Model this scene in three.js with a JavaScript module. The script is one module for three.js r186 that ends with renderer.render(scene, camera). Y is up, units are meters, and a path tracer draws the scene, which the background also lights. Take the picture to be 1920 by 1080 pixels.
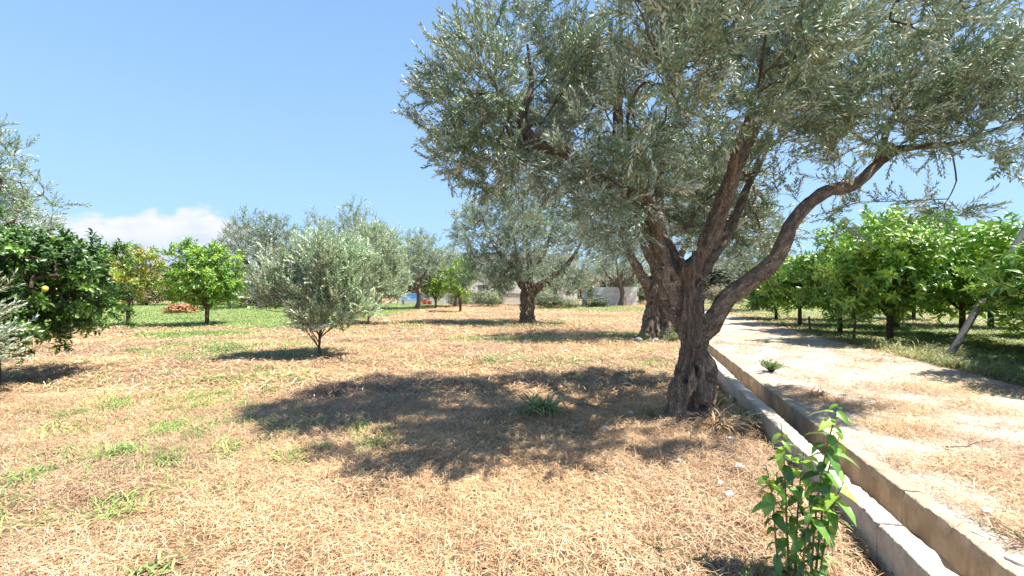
import * as THREE from 'three';
import { MarchingCubes } from 'three/addons/objects/MarchingCubes.js';
import { mergeGeometries, mergeVertices } from 'three/addons/utils/BufferGeometryUtils.js';
import { createNoise2D, createNoise3D } from 'simplex-noise';

// ------------------------------------------------------------------ camera, sky, sun, exposure
const scene = new THREE.Scene();
const camera = new THREE.PerspectiveCamera(2 * Math.atan(540 / 800) * 180 / Math.PI, 16 / 9, 0.05, 4000);
camera.position.set(0, 1.6, 0);
camera.rotation.x = Math.atan(5 / 800);
scene.add(camera);
const renderer = new THREE.WebGLRenderer({ antialias: true });
renderer.setSize(1024, 576);
renderer.toneMapping = THREE.LinearToneMapping;
renderer.toneMappingExposure = 2.75;
renderer.shadowMap.enabled = true;

function mulberry(a) { return () => { a |= 0; a = a + 0x6D2B79F5 | 0; let t = Math.imul(a ^ a >>> 15, 1 | a); t = t + Math.imul(t ^ t >>> 7, 61 | t) ^ t; return ((t ^ t >>> 14) >>> 0) / 4294967296; }; }
const n2 = createNoise2D(mulberry(11)), n3 = createNoise3D(mulberry(12));
const clamp = (x, a = 0, b = 1) => Math.min(b, Math.max(a, x));
const smooth = (a, b, x) => { const t = clamp((x - a) / (b - a)); return t * t * (3 - 2 * t); };
const mix = (a, b, t) => a + (b - a) * t;
function fbm2(x, y, o = 4) { let s = 0, a = 0.5; for (let i = 0; i < o; i++) { s += a * n2(x, y); x *= 2.03; y *= 2.03; a *= 0.5; } return s; }
function fbm3(x, y, z, o = 3) { let s = 0, a = 0.5; for (let i = 0; i < o; i++) { s += a * n3(x, y, z); x *= 2.03; y *= 2.03; z *= 2.03; a *= 0.5; } return s; }
const V = (x, y, z) => new THREE.Vector3(x, y, z);

const sunElevation = 60 * Math.PI / 180, sunAzimuth = 12 * Math.PI / 180;      // from the right
const sunDir = V(Math.cos(sunElevation) * Math.cos(sunAzimuth), Math.sin(sunElevation), Math.cos(sunElevation) * Math.sin(sunAzimuth));
{
  const W = 3072, H = 1536, data = new Float32Array(W * H * 4);
  for (let j = 0; j < H; j++) {
    const el = ((j + 0.5) / H - 0.5) * Math.PI, deg = el * 180 / Math.PI;
    const t = clamp(deg / 90), a = Math.pow(t, 0.66);
    const base = [mix(0.60, 0.0, Math.pow(t, 0.58)), mix(0.89, 0.095, a), mix(1.24, 0.47, a)];
    for (let i = 0; i < W; i++) {
      const az = ((i + 0.5) / W - 0.5) * 2 * Math.PI;
      const azDeg = az * 180 / Math.PI + 90;                                   // 0 straight ahead, right positive
      const d = clamp(Math.cos(el) * Math.cos(az) * sunDir.x + Math.sin(el) * sunDir.y + Math.cos(el) * Math.sin(az) * sunDir.z, -1, 1);
      const glow = 0.22 * Math.pow(Math.max(0, d), 6) + 0.08 * Math.max(0, d);
      let r = base[0] + glow * 0.75, g = base[1] + glow * 0.85, b = base[2] + glow * 0.9;
      if (deg > -2 && deg < 16) {
        // a bank of cumulus low on the left, thin elsewhere
        const x = azDeg;
        const hill = (c, w, h) => h * Math.exp(-(((x - c) / w) ** 2));
        let top = 2.2 + hill(-47, 10, 4.2) + hill(-35.5, 6.5, 5.4) + hill(-24, 7, 2.6) + 1.6 * fbm2(x * 0.07 + 5, 3.3, 3);
        const puff = fbm2(x * 0.34, deg * 0.5 + 9, 5) * 1.0;
        const edge = top + puff - deg;
        let c = smooth(-0.15, 1.1, edge);
        const shade = smooth(0.8, 6.5, top - deg) * 0.75 + 0.22 * smooth(-0.3, 0.5, fbm2(x * 0.25 + 40, deg * 0.6, 4));
        const cr = mix(0.90, 0.52, clamp(shade)), cg = mix(0.90, 0.64, clamp(shade)), cb = mix(0.95, 0.92, clamp(shade));
        c *= 0.93 * smooth(-1, 1.2, deg) ;
        r = mix(r, cr, c); g = mix(g, cg, c); b = mix(b, cb, c);
      }
      const k = (j * W + i) * 4;
      data[k] = r; data[k + 1] = g; data[k + 2] = b; data[k + 3] = 1;
    }
  }
  const sky = new THREE.DataTexture(data, W, H, THREE.RGBAFormat, THREE.FloatType);
  sky.mapping = THREE.EquirectangularReflectionMapping; sky.magFilter = THREE.LinearFilter; sky.minFilter = THREE.LinearFilter;
  sky.colorSpace = THREE.LinearSRGBColorSpace; sky.needsUpdate = true;
  scene.background = sky; scene.environment = sky;
  scene.backgroundIntensity = 0.41; scene.environmentIntensity = 0.41;
}
const sun = new THREE.DirectionalLight(new THREE.Color(1.0, 0.93, 0.82), 5.0);
sun.position.copy(sunDir).multiplyScalar(60); sun.target.position.set(0, 0, 0);
sun.castShadow = true; sun.shadow.radius = 1; sun.shadow.mapSize.set(4096, 4096);
Object.assign(sun.shadow.camera, { left: -60, right: 60, top: 60, bottom: -60, near: 1, far: 160 });
scene.add(sun, sun.target);

// ------------------------------------------------------------------ helpers
const taken = {};
function numbered(name) { const k = taken[name] = (taken[name] ?? -1) + 1; return k ? `${name}_${String(k).padStart(3, '0')}` : name; }
function shadows(o) { o.traverse(c => { if (c.isMesh) { c.castShadow = true; c.receiveShadow = true; } }); return o; }
function thing(name, label, category, p = [0, 0, 0], group) {
  const o = new THREE.Group(); o.name = numbered(name); o.position.set(...p); scene.add(o);
  o.userData = { label, category }; if (group) o.userData.group = group; return o;
}
function part(name, geometry, material, parent, kind) {
  const m = new THREE.Mesh(geometry, material); m.name = name; m.castShadow = m.receiveShadow = true; parent.add(m);
  if (kind) m.userData.kind = kind; return m;
}
function copyOf(o, label, group) { const c = o.clone(); c.name = numbered(o.name.replace(/_\d{3}$/, '')); c.userData = { label, category: o.userData.category }; if (group) c.userData.group = group; scene.add(c); return c; }
function structure(name, geometry, material) { const m = part(name, geometry, material, scene); m.name = numbered(name); m.userData.kind = 'structure'; return m; }
const mat = (r, g, b, o = {}) => new THREE.MeshStandardMaterial({ color: new THREE.Color().setRGB(r, g, b), roughness: 0.9, ...o });

class Geo {                                                                    // collects triangles
  constructor() { this.p = []; this.c = []; this.uv = []; this.i = []; this.n = 0; }
  v(x, y, z, c, u = 0, w = 0) { this.p.push(x, y, z); if (c) this.c.push(c[0], c[1], c[2]); this.uv.push(u, w); return this.n++; }
  t(a, b, c) { this.i.push(a, b, c); }
  build(flat) {
    let g = new THREE.BufferGeometry();
    g.setAttribute('position', new THREE.Float32BufferAttribute(this.p, 3));
    if (this.c.length) g.setAttribute('color', new THREE.Float32BufferAttribute(this.c, 3));
    g.setAttribute('uv', new THREE.Float32BufferAttribute(this.uv, 2));
    g.setIndex(this.i); if (flat) g = g.toNonIndexed(); g.computeVertexNormals(); return g;
  }
}
function addTube(G, pts, rads, sides, noise = 0, seed = 0) {
  let len = 0, up = V(0.31, 0.2, 0.93);
  let prev = null;
  for (let k = 0; k < pts.length; k++) {
    const dir = pts[Math.min(k + 1, pts.length - 1)].clone().sub(pts[Math.max(0, k - 1)]).normalize();
    up = up.sub(dir.clone().multiplyScalar(up.dot(dir))); if (up.lengthSq() < 1e-6) up = V(dir.y, -dir.x, 0.1); up.normalize();
    const side = dir.clone().cross(up);
    if (k) len += pts[k].distanceTo(pts[k - 1]);
    const ring = [];
    for (let s = 0; s <= sides; s++) {
      const a = s / sides * Math.PI * 2, c = Math.cos(a), d = Math.sin(a);
      let r = rads[k];
      if (noise) {
        const q = 0.9 / Math.max(0.03, rads[k]);
        r *= 1 + noise * (fbm3(c * 1.5 + seed, d * 1.5, len * q * 0.35, 3) + 0.6 * n3(c * 3 + seed, d * 3, len * 2.2));
      }
      ring.push(G.v(pts[k].x + (up.x * c + side.x * d) * r, pts[k].y + (up.y * c + side.y * d) * r, pts[k].z + (up.z * c + side.z * d) * r, null, s / sides * Math.max(0.15, rads[0] * 5), len));
    }
    if (prev) for (let s = 0; s < sides; s++) { G.t(prev[s], prev[s + 1], ring[s]); G.t(prev[s + 1], ring[s + 1], ring[s]); }
    prev = ring;
  }
  const tip = G.v(pts.at(-1).x, pts.at(-1).y, pts.at(-1).z, null, 0, len);
  for (let s = 0; s < sides; s++) G.t(prev[s], prev[s + 1], tip);
}
function texture(w, h, f, srgb) {
  const d = new Uint8Array(w * h * 4);
  for (let y = 0; y < h; y++) for (let x = 0; x < w; x++) { const c = f(x / w, y / h), k = (y * w + x) * 4; d[k] = clamp(c[0]) * 255; d[k + 1] = clamp(c[1]) * 255; d[k + 2] = clamp(c[2]) * 255; d[k + 3] = 255; }
  const t = new THREE.DataTexture(d, w, h); t.wrapS = t.wrapT = THREE.RepeatWrapping; t.magFilter = THREE.LinearFilter; t.minFilter = THREE.LinearMipmapLinearFilter; t.generateMipmaps = true;
  if (srgb) t.colorSpace = THREE.SRGBColorSpace; t.needsUpdate = true; return t;
}
const TAU = Math.PI * 2;
function tile(u, v, f, o = 4) {                                                 // seamless fbm
  let s = 0, a = 0.5; for (let i = 0; i < o; i++) { const k = f * 2 ** i; s += a * (n3(Math.cos(u * TAU) * k / TAU + 7 * i, Math.sin(u * TAU) * k / TAU, v * 0 + Math.cos(v * TAU) * k / TAU) + n3(Math.sin(v * TAU) * k / TAU + 3 * i, Math.cos(u * TAU) * k / TAU, Math.sin(u * TAU) * k / TAU + 11)) * 0.6; a *= 0.55; } return s;
}
// bark: fissured, with lichen-grey plates
const ridge = (u, v) => { const w = tile(u, v, 5, 3) * 0.35; return 1 - Math.abs(tile(u + w * 0.1, v * 1 + w * 0.05, 26, 3)) * 1.9; };
const barkColor = texture(512, 512, (u, v) => { const e = ridge(u, v), l = tile(u, v, 9, 4), k = 0.30 + 0.30 * clamp(1 - e * 0.9) + 0.20 * l; return [k * 1.14 + 0.05, k * 1.07 + 0.04, k * 0.99 + 0.035]; }, true);
const barkBump = texture(512, 512, (u, v) => { const e = clamp(0.9 - ridge(u, v) * 0.8) + 0.22 * tile(u, v, 60, 3); return [e, e, e]; });
function barkMaterial(r, g, b, repeat = 1) {
  const m = barkColor.clone(), n = barkBump.clone(); m.repeat.set(1.6 * repeat, 0.9 * repeat); n.repeat.copy(m.repeat); m.needsUpdate = n.needsUpdate = true;
  return new THREE.MeshStandardMaterial({ color: new THREE.Color().setRGB(r, g, b), map: m, bumpMap: n, bumpScale: 0.035, roughness: 0.95 });
}
const oliveBark = barkMaterial(0.95, 0.88, 0.80), youngBark = barkMaterial(0.95, 0.78, 0.62, 2), citrusBark = barkMaterial(0.62, 0.50, 0.40, 2);

// ------------------------------------------------------------------ lie of the land: u across, s along the channel
const axis = Math.atan(0.294), AX = V(Math.sin(axis), 0, -Math.cos(axis)), AP = V(Math.cos(axis), 0, Math.sin(axis));
const us = (x, z) => [x * AP.x + z * AP.z, x * AX.x + z * AX.z];
const xz = (u, s) => [u * AP.x + s * AX.x, u * AP.z + s * AX.z];
const CH = { l0: 1.38, l1: 1.53, r0: 1.85, r1: 1.98, top: 0.20, road: 5.45 };
function ground(x, z) {
  const [u, s] = us(x, z);
  let h = 0.035 * n2(x * 0.35, z * 0.35) + 0.016 * n2(x * 1.3 + 9, z * 1.3) + 0.012 * n2(x * 3.7, z * 3.7 + 5);
  const d2 = (x - 2.2) ** 2 + (z + 5.4) ** 2; h += 0.07 * Math.exp(-d2 / 0.5);
  if (u > CH.l0 - 0.25 && u < CH.l0 + 0.02) h -= 0.05 * smooth(CH.l0 - 0.25, CH.l0, u);
  if (u >= CH.l0 + 0.02 && u <= CH.r0 + 0.05) return -0.28;
  if (u > CH.r0 + 0.05) { const onRoad = 1 - smooth(CH.road - 0.3, CH.road + 0.7, u); h = h * (1 - 0.6 * onRoad) + 0.15 - 0.05 * (1 - smooth(CH.r1 - 0.03, CH.r1 + 0.22, u)) - 0.03 * smooth(CH.road, CH.road + 1, u) + 0.02 * onRoad * Math.cos((u - CH.r1) / 3.47 * TAU * 2) ; }
  return h;
}
function greenness(x, z) {                                                     // how much living grass grows here
  const [u, s] = us(x, z), d = -z, px = x / Math.max(1, d);
  const e = (cx, cz, rx, rz) => smooth(1.25, 0.5, Math.hypot((x - cx) / rx, (z - cz) / rz));
  const n = fbm2(x * 0.55, z * 0.55, 4), n1 = fbm2(x * 1.7 + 4, z * 1.7, 3);
  if (u > CH.road - 0.2) return clamp(0.55 * smooth(CH.road - 0.2, CH.road + 0.9, u) + 0.5 * n + 0.3 * n1);
  if (u > CH.l0) return 0;
  let g = 0;
  g = Math.max(g, smooth(17, 20, d) * smooth(62, 44, d) * smooth(-6.5, -10, x) * (1.0 + 0.8 * n));
  g = Math.max(g, e(-8.0, -12, 2.4, 1.6) * (0.55 + 1.2 * n));
  g = Math.max(g, e(-5.9, -10.6, 1.4, 0.5) * (0.85 + n1));
  g = Math.max(g, e(-11.5, -15.6, 2.4, 1.4) * (0.8 + n));
  g = Math.max(g, e(-4.7, -5.6, 1.6, 3.4) * (0.28 + 1.0 * n1 + 0.35 * n));
  g = Math.max(g, e(-3.1, -4.2, 1.6, 1.6) * (0.22 + 1.1 * n1));
  g = Math.max(g, e(-1.5, -21, 5.5, 2.6) * (0.35 + n));
  g = Math.max(g, e(-0.2, -14, 2.2, 0.9) * (0.6 + n1));
  g = Math.max(g, e(4.4, -15, 1.6, 1.2) * (0.55 + n1));
  g = Math.max(g, e(1.5, -9.6, 3.4, 0.9) * (0.15 + 0.9 * n1));
  g = Math.max(g, e(-1.9, -4.7, 0.9, 0.6) * (0.35 + 0.8 * n1));
  g = Math.max(g, e(8, -38, 6, 6) * (0.7 + n));
  g = Math.max(g, 0.04 + 0.32 * n1 * smooth(0, 0.5, n));
  return clamp(g);
}
function spaced(a, b, fine, lo, hi, grow) { const out = []; let x = lo; while (x < hi) { out.push(x); x += fine; } let st = fine, y = hi; while (y < b) { out.push(y); st *= grow; y += st; } out.push(b); st = fine; y = lo; const left = []; while (y > a) { st *= grow; y -= st; left.push(Math.max(a, y)); } return left.reverse().concat(out); }
function sheet(us_, ss_, lift, colour, uvScale) {
  const G = new Geo(), nu = us_.length, ns = ss_.length;
  for (const s of ss_) for (const u of us_) { const [x, z] = xz(u, s); G.v(x, ground(x, z) + lift, z, colour && colour(x, z, u, s), x * uvScale, z * uvScale); }
  for (let j = 0; j < ns - 1; j++) for (let i = 0; i < nu - 1; i++) { const a = j * nu + i; G.t(a, a + 1, a + nu); G.t(a + 1, a + nu + 1, a + nu); }
  return G.build();
}
// straw litter: fibres drawn on soil
function strawTexture(W, count, soil, tones, seed) {
  const r = mulberry(seed), a = new Float32Array(W * W * 3), h = new Float32Array(W * W);
  for (let y = 0; y < W; y++) for (let x = 0; x < W; x++) { const k = y * W + x, n = 1 + 0.45 * tile(x / W, y / W, 14, 4); for (let c = 0; c < 3; c++) a[k * 3 + c] = soil[c] * n; }
  for (let f = 0; f < count; f++) {
    let x = r() * W, y = r() * W, an = r() * TAU; const bend = (r() - 0.5) * 0.03, L = 14 + r() * 60, w = 0.8 + r() * 1.4, t = tones[Math.floor(r() * tones.length)], q = 0.75 + r() * 0.45, hh = f / count;
    for (let k = 0; k < L; k++) {
      x += Math.cos(an); y += Math.sin(an); an += bend;
      for (let o = -1; o <= 1; o++) { if (Math.abs(o) > w / 1.6) continue; const X = ((Math.round(x - Math.sin(an) * o) % W) + W) % W, Y = ((Math.round(y + Math.cos(an) * o) % W) + W) % W, i = Y * W + X; for (let c = 0; c < 3; c++) a[i * 3 + c] = t[c] * q; h[i] = 0.3 + 0.7 * hh; }
    }
  }
  const lin = (c) => c <= 0.0031308 ? c * 12.92 : 1.055 * c ** (1 / 2.4) - 0.055;
  return [texture(W, W, (u, v) => { const i = (Math.floor(v * W) * W + Math.floor(u * W)) * 3; return [lin(a[i]), lin(a[i + 1]), lin(a[i + 2])]; }, true), texture(W, W, (u, v) => { const i = Math.floor(v * W) * W + Math.floor(u * W); return [h[i], h[i], h[i]]; })];
}
const strawTones = [[0.62, 0.46, 0.27], [0.68, 0.53, 0.34], [0.54, 0.37, 0.20], [0.74, 0.61, 0.42], [0.42, 0.27, 0.13]];
const [strawMap, strawBump] = strawTexture(1024, 9000, [0.20, 0.125, 0.065], strawTones, 3);
const groundMaterial = new THREE.MeshStandardMaterial({ vertexColors: true, map: strawMap, bumpMap: strawBump, bumpScale: 0.02, roughness: 1 });
const groundColour = (x, z) => {
  const g = greenness(x, z), n = fbm2(x * 0.22, z * 0.22, 4), m = (1 + 0.28 * n + 0.16 * fbm2(x * 2.2, z * 2.2, 3)) * (fbm2(x * 0.75 + 2, z * 0.75, 3) < -0.12 ? 0.82 : 1), gg = clamp(g * 0.85);
  return [mix(1.02 + 0.04 * n, 0.36, gg) * m, mix(0.92, 0.74, gg) * m, mix(0.86 - 0.1 * n, 0.28, gg) * m];
};
const uLines = spaced(-420, 420, 0.08, -7, 7.5, 1.05).concat([CH.l0 + 0.015, CH.l0 + 0.03, CH.r0 + 0.045, CH.r0 + 0.055, CH.r0 + 0.07]).sort((a, b) => a - b);
const sLines = spaced(-60, 700, 0.08, 0.5, 9, 1.03);
structure('ground', sheet(uLines, sLines, 0, groundColour, 1 / 1.7), groundMaterial);

// the road: pale dust and fine gravel
const roadMap = texture(1024, 1024, (u, v) => { const g = tile(u, v, 90, 3), c = tile(u, v, 8, 4), k = 0.655 + 0.13 * g + 0.06 * c; return [k * 1.0, k * 0.935, k * 0.87]; }, true);
const roadBump = texture(512, 512, (u, v) => { const e = 0.5 + 0.4 * tile(u, v, 60, 3); return [e, e, e]; });
const roadMaterial = new THREE.MeshStandardMaterial({ vertexColors: true, map: roadMap, bumpMap: roadBump, bumpScale: 0.012, roughness: 1 });
const roadU = []; for (let u = CH.r0 + 0.056; u < CH.road; u += 0.12) roadU.push(u); roadU.push(CH.road);
structure('dirt_road', sheet(roadU, spaced(-20, 130, 0.1, 0.5, 9, 1.03), 0.006, (x, z, u) => {
  const n = fbm2(x * 0.5 + 3, z * 0.5, 4), m = 1 + 0.16 * n, strawy = clamp(0.35 + 0.9 * fbm2(x * 0.8, z * 0.8 + 8, 3) + 0.5 * smooth(CH.road - 1, CH.road, u));
  return [m, m * mix(1, 0.90, strawy), m * mix(1, 0.78, strawy)];
}, 1 / 1.3), roadMaterial);

// ------------------------------------------------------------------ irrigation channel
{
  const concreteMap = texture(512, 512, (u, v) => { const c = tile(u, v, 7, 4), g = tile(u, v, 70, 2), k = 0.70 + 0.09 * c + 0.05 * g; return [k * 1.02, k * 0.96, k * 0.89]; }, true);
  const concreteBump = texture(512, 512, (u, v) => { const e = 0.5 + 0.3 * tile(u, v, 12, 4) + 0.25 * tile(u, v, 80, 2); return [e, e, e]; });
  const concrete = new THREE.MeshStandardMaterial({ map: concreteMap, bumpMap: concreteBump, bumpScale: 0.012, roughness: 0.95, vertexColors: true });
  const o = thing('irrigation_channel', 'low open concrete irrigation channel running along the left side of the dirt road', 'channel');
  // profile swept along s, with chipped edges
  function wall(u0, u1, bottom, top, s0, s1, seed, stain) {
    const G = new Geo(), prof = [];
    const c = 0.012; prof.push([u0, bottom], [u0, mix(bottom, top, 0.45)], [u0, mix(bottom, top, 0.8)], [u0, top - c], [u0 + c, top], [mix(u0, u1, 0.5), top], [u1 - c, top], [u1, top - c], [u1, mix(bottom, top, 0.8)], [u1, mix(bottom, top, 0.45)], [u1, bottom]);
    let run = [0]; for (let i = 1; i < prof.length; i++) run.push(run[i - 1] + Math.hypot(prof[i][0] - prof[i - 1][0], prof[i][1] - prof[i - 1][1]));
    let rows = 0, step = 0.035;
    const ringOf = (s) => {
      prof.forEach(([u, y], i) => {
        const near = i >= 3 && i <= 7, chip = Math.max(0, n2(s * 5 + seed, i < 5 ? 0.3 : 7.7) - 0.45) * 0.035 + Math.max(0, n2(s * 23 + seed, i * 2.3) - 0.2) * 0.02 + 0.004 * n2(s * 60, i * 3.1);
        let uu = u + 0.008 * n2(s * 2.2 + seed, i * 0.9) , yy = y + (near ? 0.009 * n2(s * 1.4 + seed, 4) + 0.005 * n2(s * 7, i * 1.7 + seed) : 0);
        if (near && i !== 5) { yy -= chip; uu += (i < 5 ? 1 : -1) * chip * 0.6; }
        const t = stain(s, y) ; const [x, z] = xz(uu, s); G.v(x, yy, z, t, s * 0.9, run[i] * 0.9 + seed);
      }); rows++;
    };
    for (let s = s0; s < s1; s += step) { ringOf(s); if (s > 8) step *= 1.02; } ringOf(s1);
    const n = prof.length;
    for (let j = 0; j < rows - 1; j++) for (let i = 0; i < n - 1; i++) { const a = j * n + i; G.t(a, a + n, a + 1); G.t(a + 1, a + n, a + n + 1); }
    for (const b of [0, (rows - 1) * n]) for (let i = 1; i < n - 1; i++) b ? G.t(b, b + i + 1, b + i) : G.t(b, b + i, b + i + 1);
    return G.build();
  }
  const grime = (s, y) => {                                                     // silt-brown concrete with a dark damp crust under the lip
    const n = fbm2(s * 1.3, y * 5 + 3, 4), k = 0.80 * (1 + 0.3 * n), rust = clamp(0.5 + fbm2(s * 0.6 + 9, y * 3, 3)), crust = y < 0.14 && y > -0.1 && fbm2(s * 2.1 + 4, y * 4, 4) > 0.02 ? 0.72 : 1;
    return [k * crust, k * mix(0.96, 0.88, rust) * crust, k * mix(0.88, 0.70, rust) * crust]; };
  const plain = (s, y) => { const k = 1.02 + 0.16 * fbm2(s * 1.6 + 3, y * 6, 4); return [k, k * 0.985, k * 0.96]; };
  // cast in lengths with open joints
  const joints = [-1.5, 3.1, 7.7, 12.3, 16.9, 21.5, 27, 34, 44];
  for (let i = 0; i < joints.length - 1; i++) {
    part('wall', wall(CH.l0, CH.l1, -0.28, CH.top, joints[i], joints[i + 1] - 0.006, 0, plain), concrete, o);
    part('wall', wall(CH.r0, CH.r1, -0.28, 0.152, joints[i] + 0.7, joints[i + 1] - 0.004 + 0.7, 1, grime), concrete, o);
  }
  const F = new Geo(); let rows = 0;
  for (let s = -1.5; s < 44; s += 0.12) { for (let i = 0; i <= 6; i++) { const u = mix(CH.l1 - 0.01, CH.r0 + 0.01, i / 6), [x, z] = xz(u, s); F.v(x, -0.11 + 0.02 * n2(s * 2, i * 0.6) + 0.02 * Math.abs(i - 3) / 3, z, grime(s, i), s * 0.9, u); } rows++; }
  for (let j = 0; j < rows - 1; j++) for (let i = 0; i < 6; i++) { const a = j * 7 + i; F.t(a, a + 1, a + 7); F.t(a + 1, a + 8, a + 7); }
  part('channel_floor', F.build(), concrete, o);
}
console.log('land done');

// ------------------------------------------------------------------ leaves and twigs
function leafInto(G, base, dir, nor, L, W, top, under, droop = 0.12, broad = false) {
  const side = dir.clone().cross(nor).normalize();
  const at = (t, w, k, e) => base.clone().addScaledVector(dir, t * L).addScaledVector(side, w * W / 2).addScaledVector(nor, k * W - droop * L * t * t + e);
  const rows = broad ? [[0, 0], [0.2, 0.72], [0.45, 1], [0.75, 0.72], [1, 0]] : [[0, 0], [0.45, 1], [1, 0]];
  const sheetOf = (e, c, flip) => {
    let prev = null;
    for (const [t, w] of rows) {
      const m = at(t, 0, 0, e), ids = w === 0 ? [G.v(m.x, m.y, m.z, c)] : [-1, 0, 1].map(q => { const p = at(t, q * w, q ? 0.16 * w : 0, e); return G.v(p.x, p.y, p.z, c); });
      if (prev) {
        const tri = (a, b, d) => flip ? G.t(a, d, b) : G.t(a, b, d);
        if (prev.length === 1) { tri(prev[0], ids[1], ids[0]); tri(prev[0], ids[2], ids[1]); }
        else if (ids.length === 1) { tri(prev[0], prev[1], ids[0]); tri(prev[1], prev[2], ids[0]); }
        else for (let q = 0; q < 2; q++) { tri(prev[q], prev[q + 1], ids[q]); tri(prev[q + 1], ids[q + 1], ids[q]); }
      }
      prev = ids;
    }
  };
  sheetOf(0, top, false); if (under) sheetOf(-0.0006, under, true);
}
function stemInto(G, pts, r0, r1, c) {
  let prev = null;
  pts.forEach((p, k) => { const r = mix(r0, r1, k / (pts.length - 1)), ids = [0, 1, 2].map(q => G.v(p.x + r * Math.cos(q * TAU / 3), p.y, p.z + r * Math.sin(q * TAU / 3), c)); if (prev) for (let q = 0; q < 3; q++) { const e = (q + 1) % 3; G.t(prev[q], ids[q], prev[e]); G.t(prev[e], ids[q], ids[e]); } prev = ids; });
}
function oliveTwig(seed, L, pairs, scale = 1) {
  const r = mulberry(seed), G = new Geo(), bx = (r() - 0.5) * 0.5, bz = (r() - 0.5) * 0.5;
  const at = (t) => V(bx * L * t * t, L * t * (1 - 0.1 * t), bz * L * t * t);
  stemInto(G, [0, 0.35, 0.7, 1].map(at), 0.0022 * scale, 0.0008 * scale, [0.20, 0.19, 0.11]);
  for (let k = 0; k < pairs; k++) {
    const t = 0.08 + 0.92 * k / (pairs - 1), base = at(t), up = at(Math.min(1, t + 0.05)).sub(at(t - 0.05)).normalize();
    for (let q = 0; q < 2; q++) {
      const a = k * 1.57 + q * Math.PI + (r() - 0.5) * 0.7, out = V(Math.cos(a), 0, Math.sin(a));
      const open = (0.95 - 0.55 * t) + (r() - 0.5) * 0.4, dir = up.clone().multiplyScalar(Math.cos(open)).addScaledVector(out, Math.sin(open)).normalize();
      const nor = up.clone().sub(dir.clone().multiplyScalar(up.dot(dir))).addScaledVector(V(r() - 0.5, r() - 0.5, r() - 0.5), 0.7).normalize(); nor.sub(dir.clone().multiplyScalar(nor.dot(dir))).normalize();
      const j = 0.8 + r() * 0.45, y = r() < 0.14 ? 1.25 : 1;
      leafInto(G, base, dir, nor, (0.050 + 0.022 * r()) * scale * (1 - 0.25 * t), (0.0125 + 0.004 * r()) * scale, [0.165 * j * y, 0.245 * j, 0.130 * j], [0.46 * j, 0.54 * j, 0.45 * j], (r() - 0.3) * 0.3);
    }
  }
  return G.build(true);
}
function citrusTwig(seed, L, n, tone, scale = 1) {
  const r = mulberry(seed), G = new Geo(), bx = (r() - 0.5) * 0.7, bz = (r() - 0.5) * 0.7;
  const at = (t) => V(bx * L * t * t, L * t * (1 - 0.15 * t), bz * L * t * t);
  stemInto(G, [0, 0.5, 1].map(at), 0.003 * scale, 0.0012 * scale, [0.10, 0.13, 0.05]);
  for (let k = 0; k < n; k++) {
    const t = 0.1 + 0.9 * k / (n - 1), base = at(t), a = k * 2.4 + r(), out = V(Math.cos(a), 0, Math.sin(a));
    const open = 1.15 - 0.45 * t + (r() - 0.5) * 0.5, dir = V(out.x * Math.sin(open), Math.cos(open), out.z * Math.sin(open)).normalize();
    const nor = V((r() - 0.5) * 0.5, 1, (r() - 0.5) * 0.5); nor.sub(dir.clone().multiplyScalar(nor.dot(dir))).normalize();
    const j = 0.75 + r() * 0.5;
    leafInto(G, base, dir, nor, (0.075 + 0.035 * r()) * scale, (0.036 + 0.012 * r()) * scale, tone.map(c => c * j), null, 0.15 + 0.35 * r(), scale < 1.3);
  }
  return G.build(true);
}
const oliveLeaf = new THREE.MeshStandardMaterial({ vertexColors: true, roughness: 0.5, side: THREE.DoubleSide });
const citrusLeaf = new THREE.MeshPhysicalMaterial({ vertexColors: true, roughness: 0.42, transmission: 0.48, thickness: 0, side: THREE.DoubleSide });
const oliveTwigs = [oliveTwig(1, 0.30, 10, 1.22), oliveTwig(2, 0.22, 8, 1.22), oliveTwig(3, 0.36, 12, 1.22)];
const oliveTwigsMid = [oliveTwig(4, 0.42, 9, 1.6), oliveTwig(5, 0.34, 8, 1.6)];
const oliveTwigsFar = [oliveTwig(6, 0.60, 7, 2.6), oliveTwig(7, 0.5, 7, 2.6)];
const citrusTwigs = [citrusTwig(11, 0.22, 9, [0.075, 0.185, 0.030]), citrusTwig(12, 0.18, 8, [0.055, 0.150, 0.028])];
const freshTwigs = [citrusTwig(13, 0.24, 9, [0.36, 0.53, 0.07]), citrusTwig(14, 0.2, 8, [0.19, 0.37, 0.05])];
const citrusTwigsFar = [citrusTwig(15, 0.34, 8, [0.15, 0.31, 0.042], 1.6), citrusTwig(16, 0.3, 7, [0.33, 0.50, 0.06], 1.6)];
const lemonTwigs = [citrusTwig(17, 0.3, 8, [0.24, 0.38, 0.05], 1.4), citrusTwig(18, 0.28, 7, [0.48, 0.46, 0.06], 1.4)];

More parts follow.
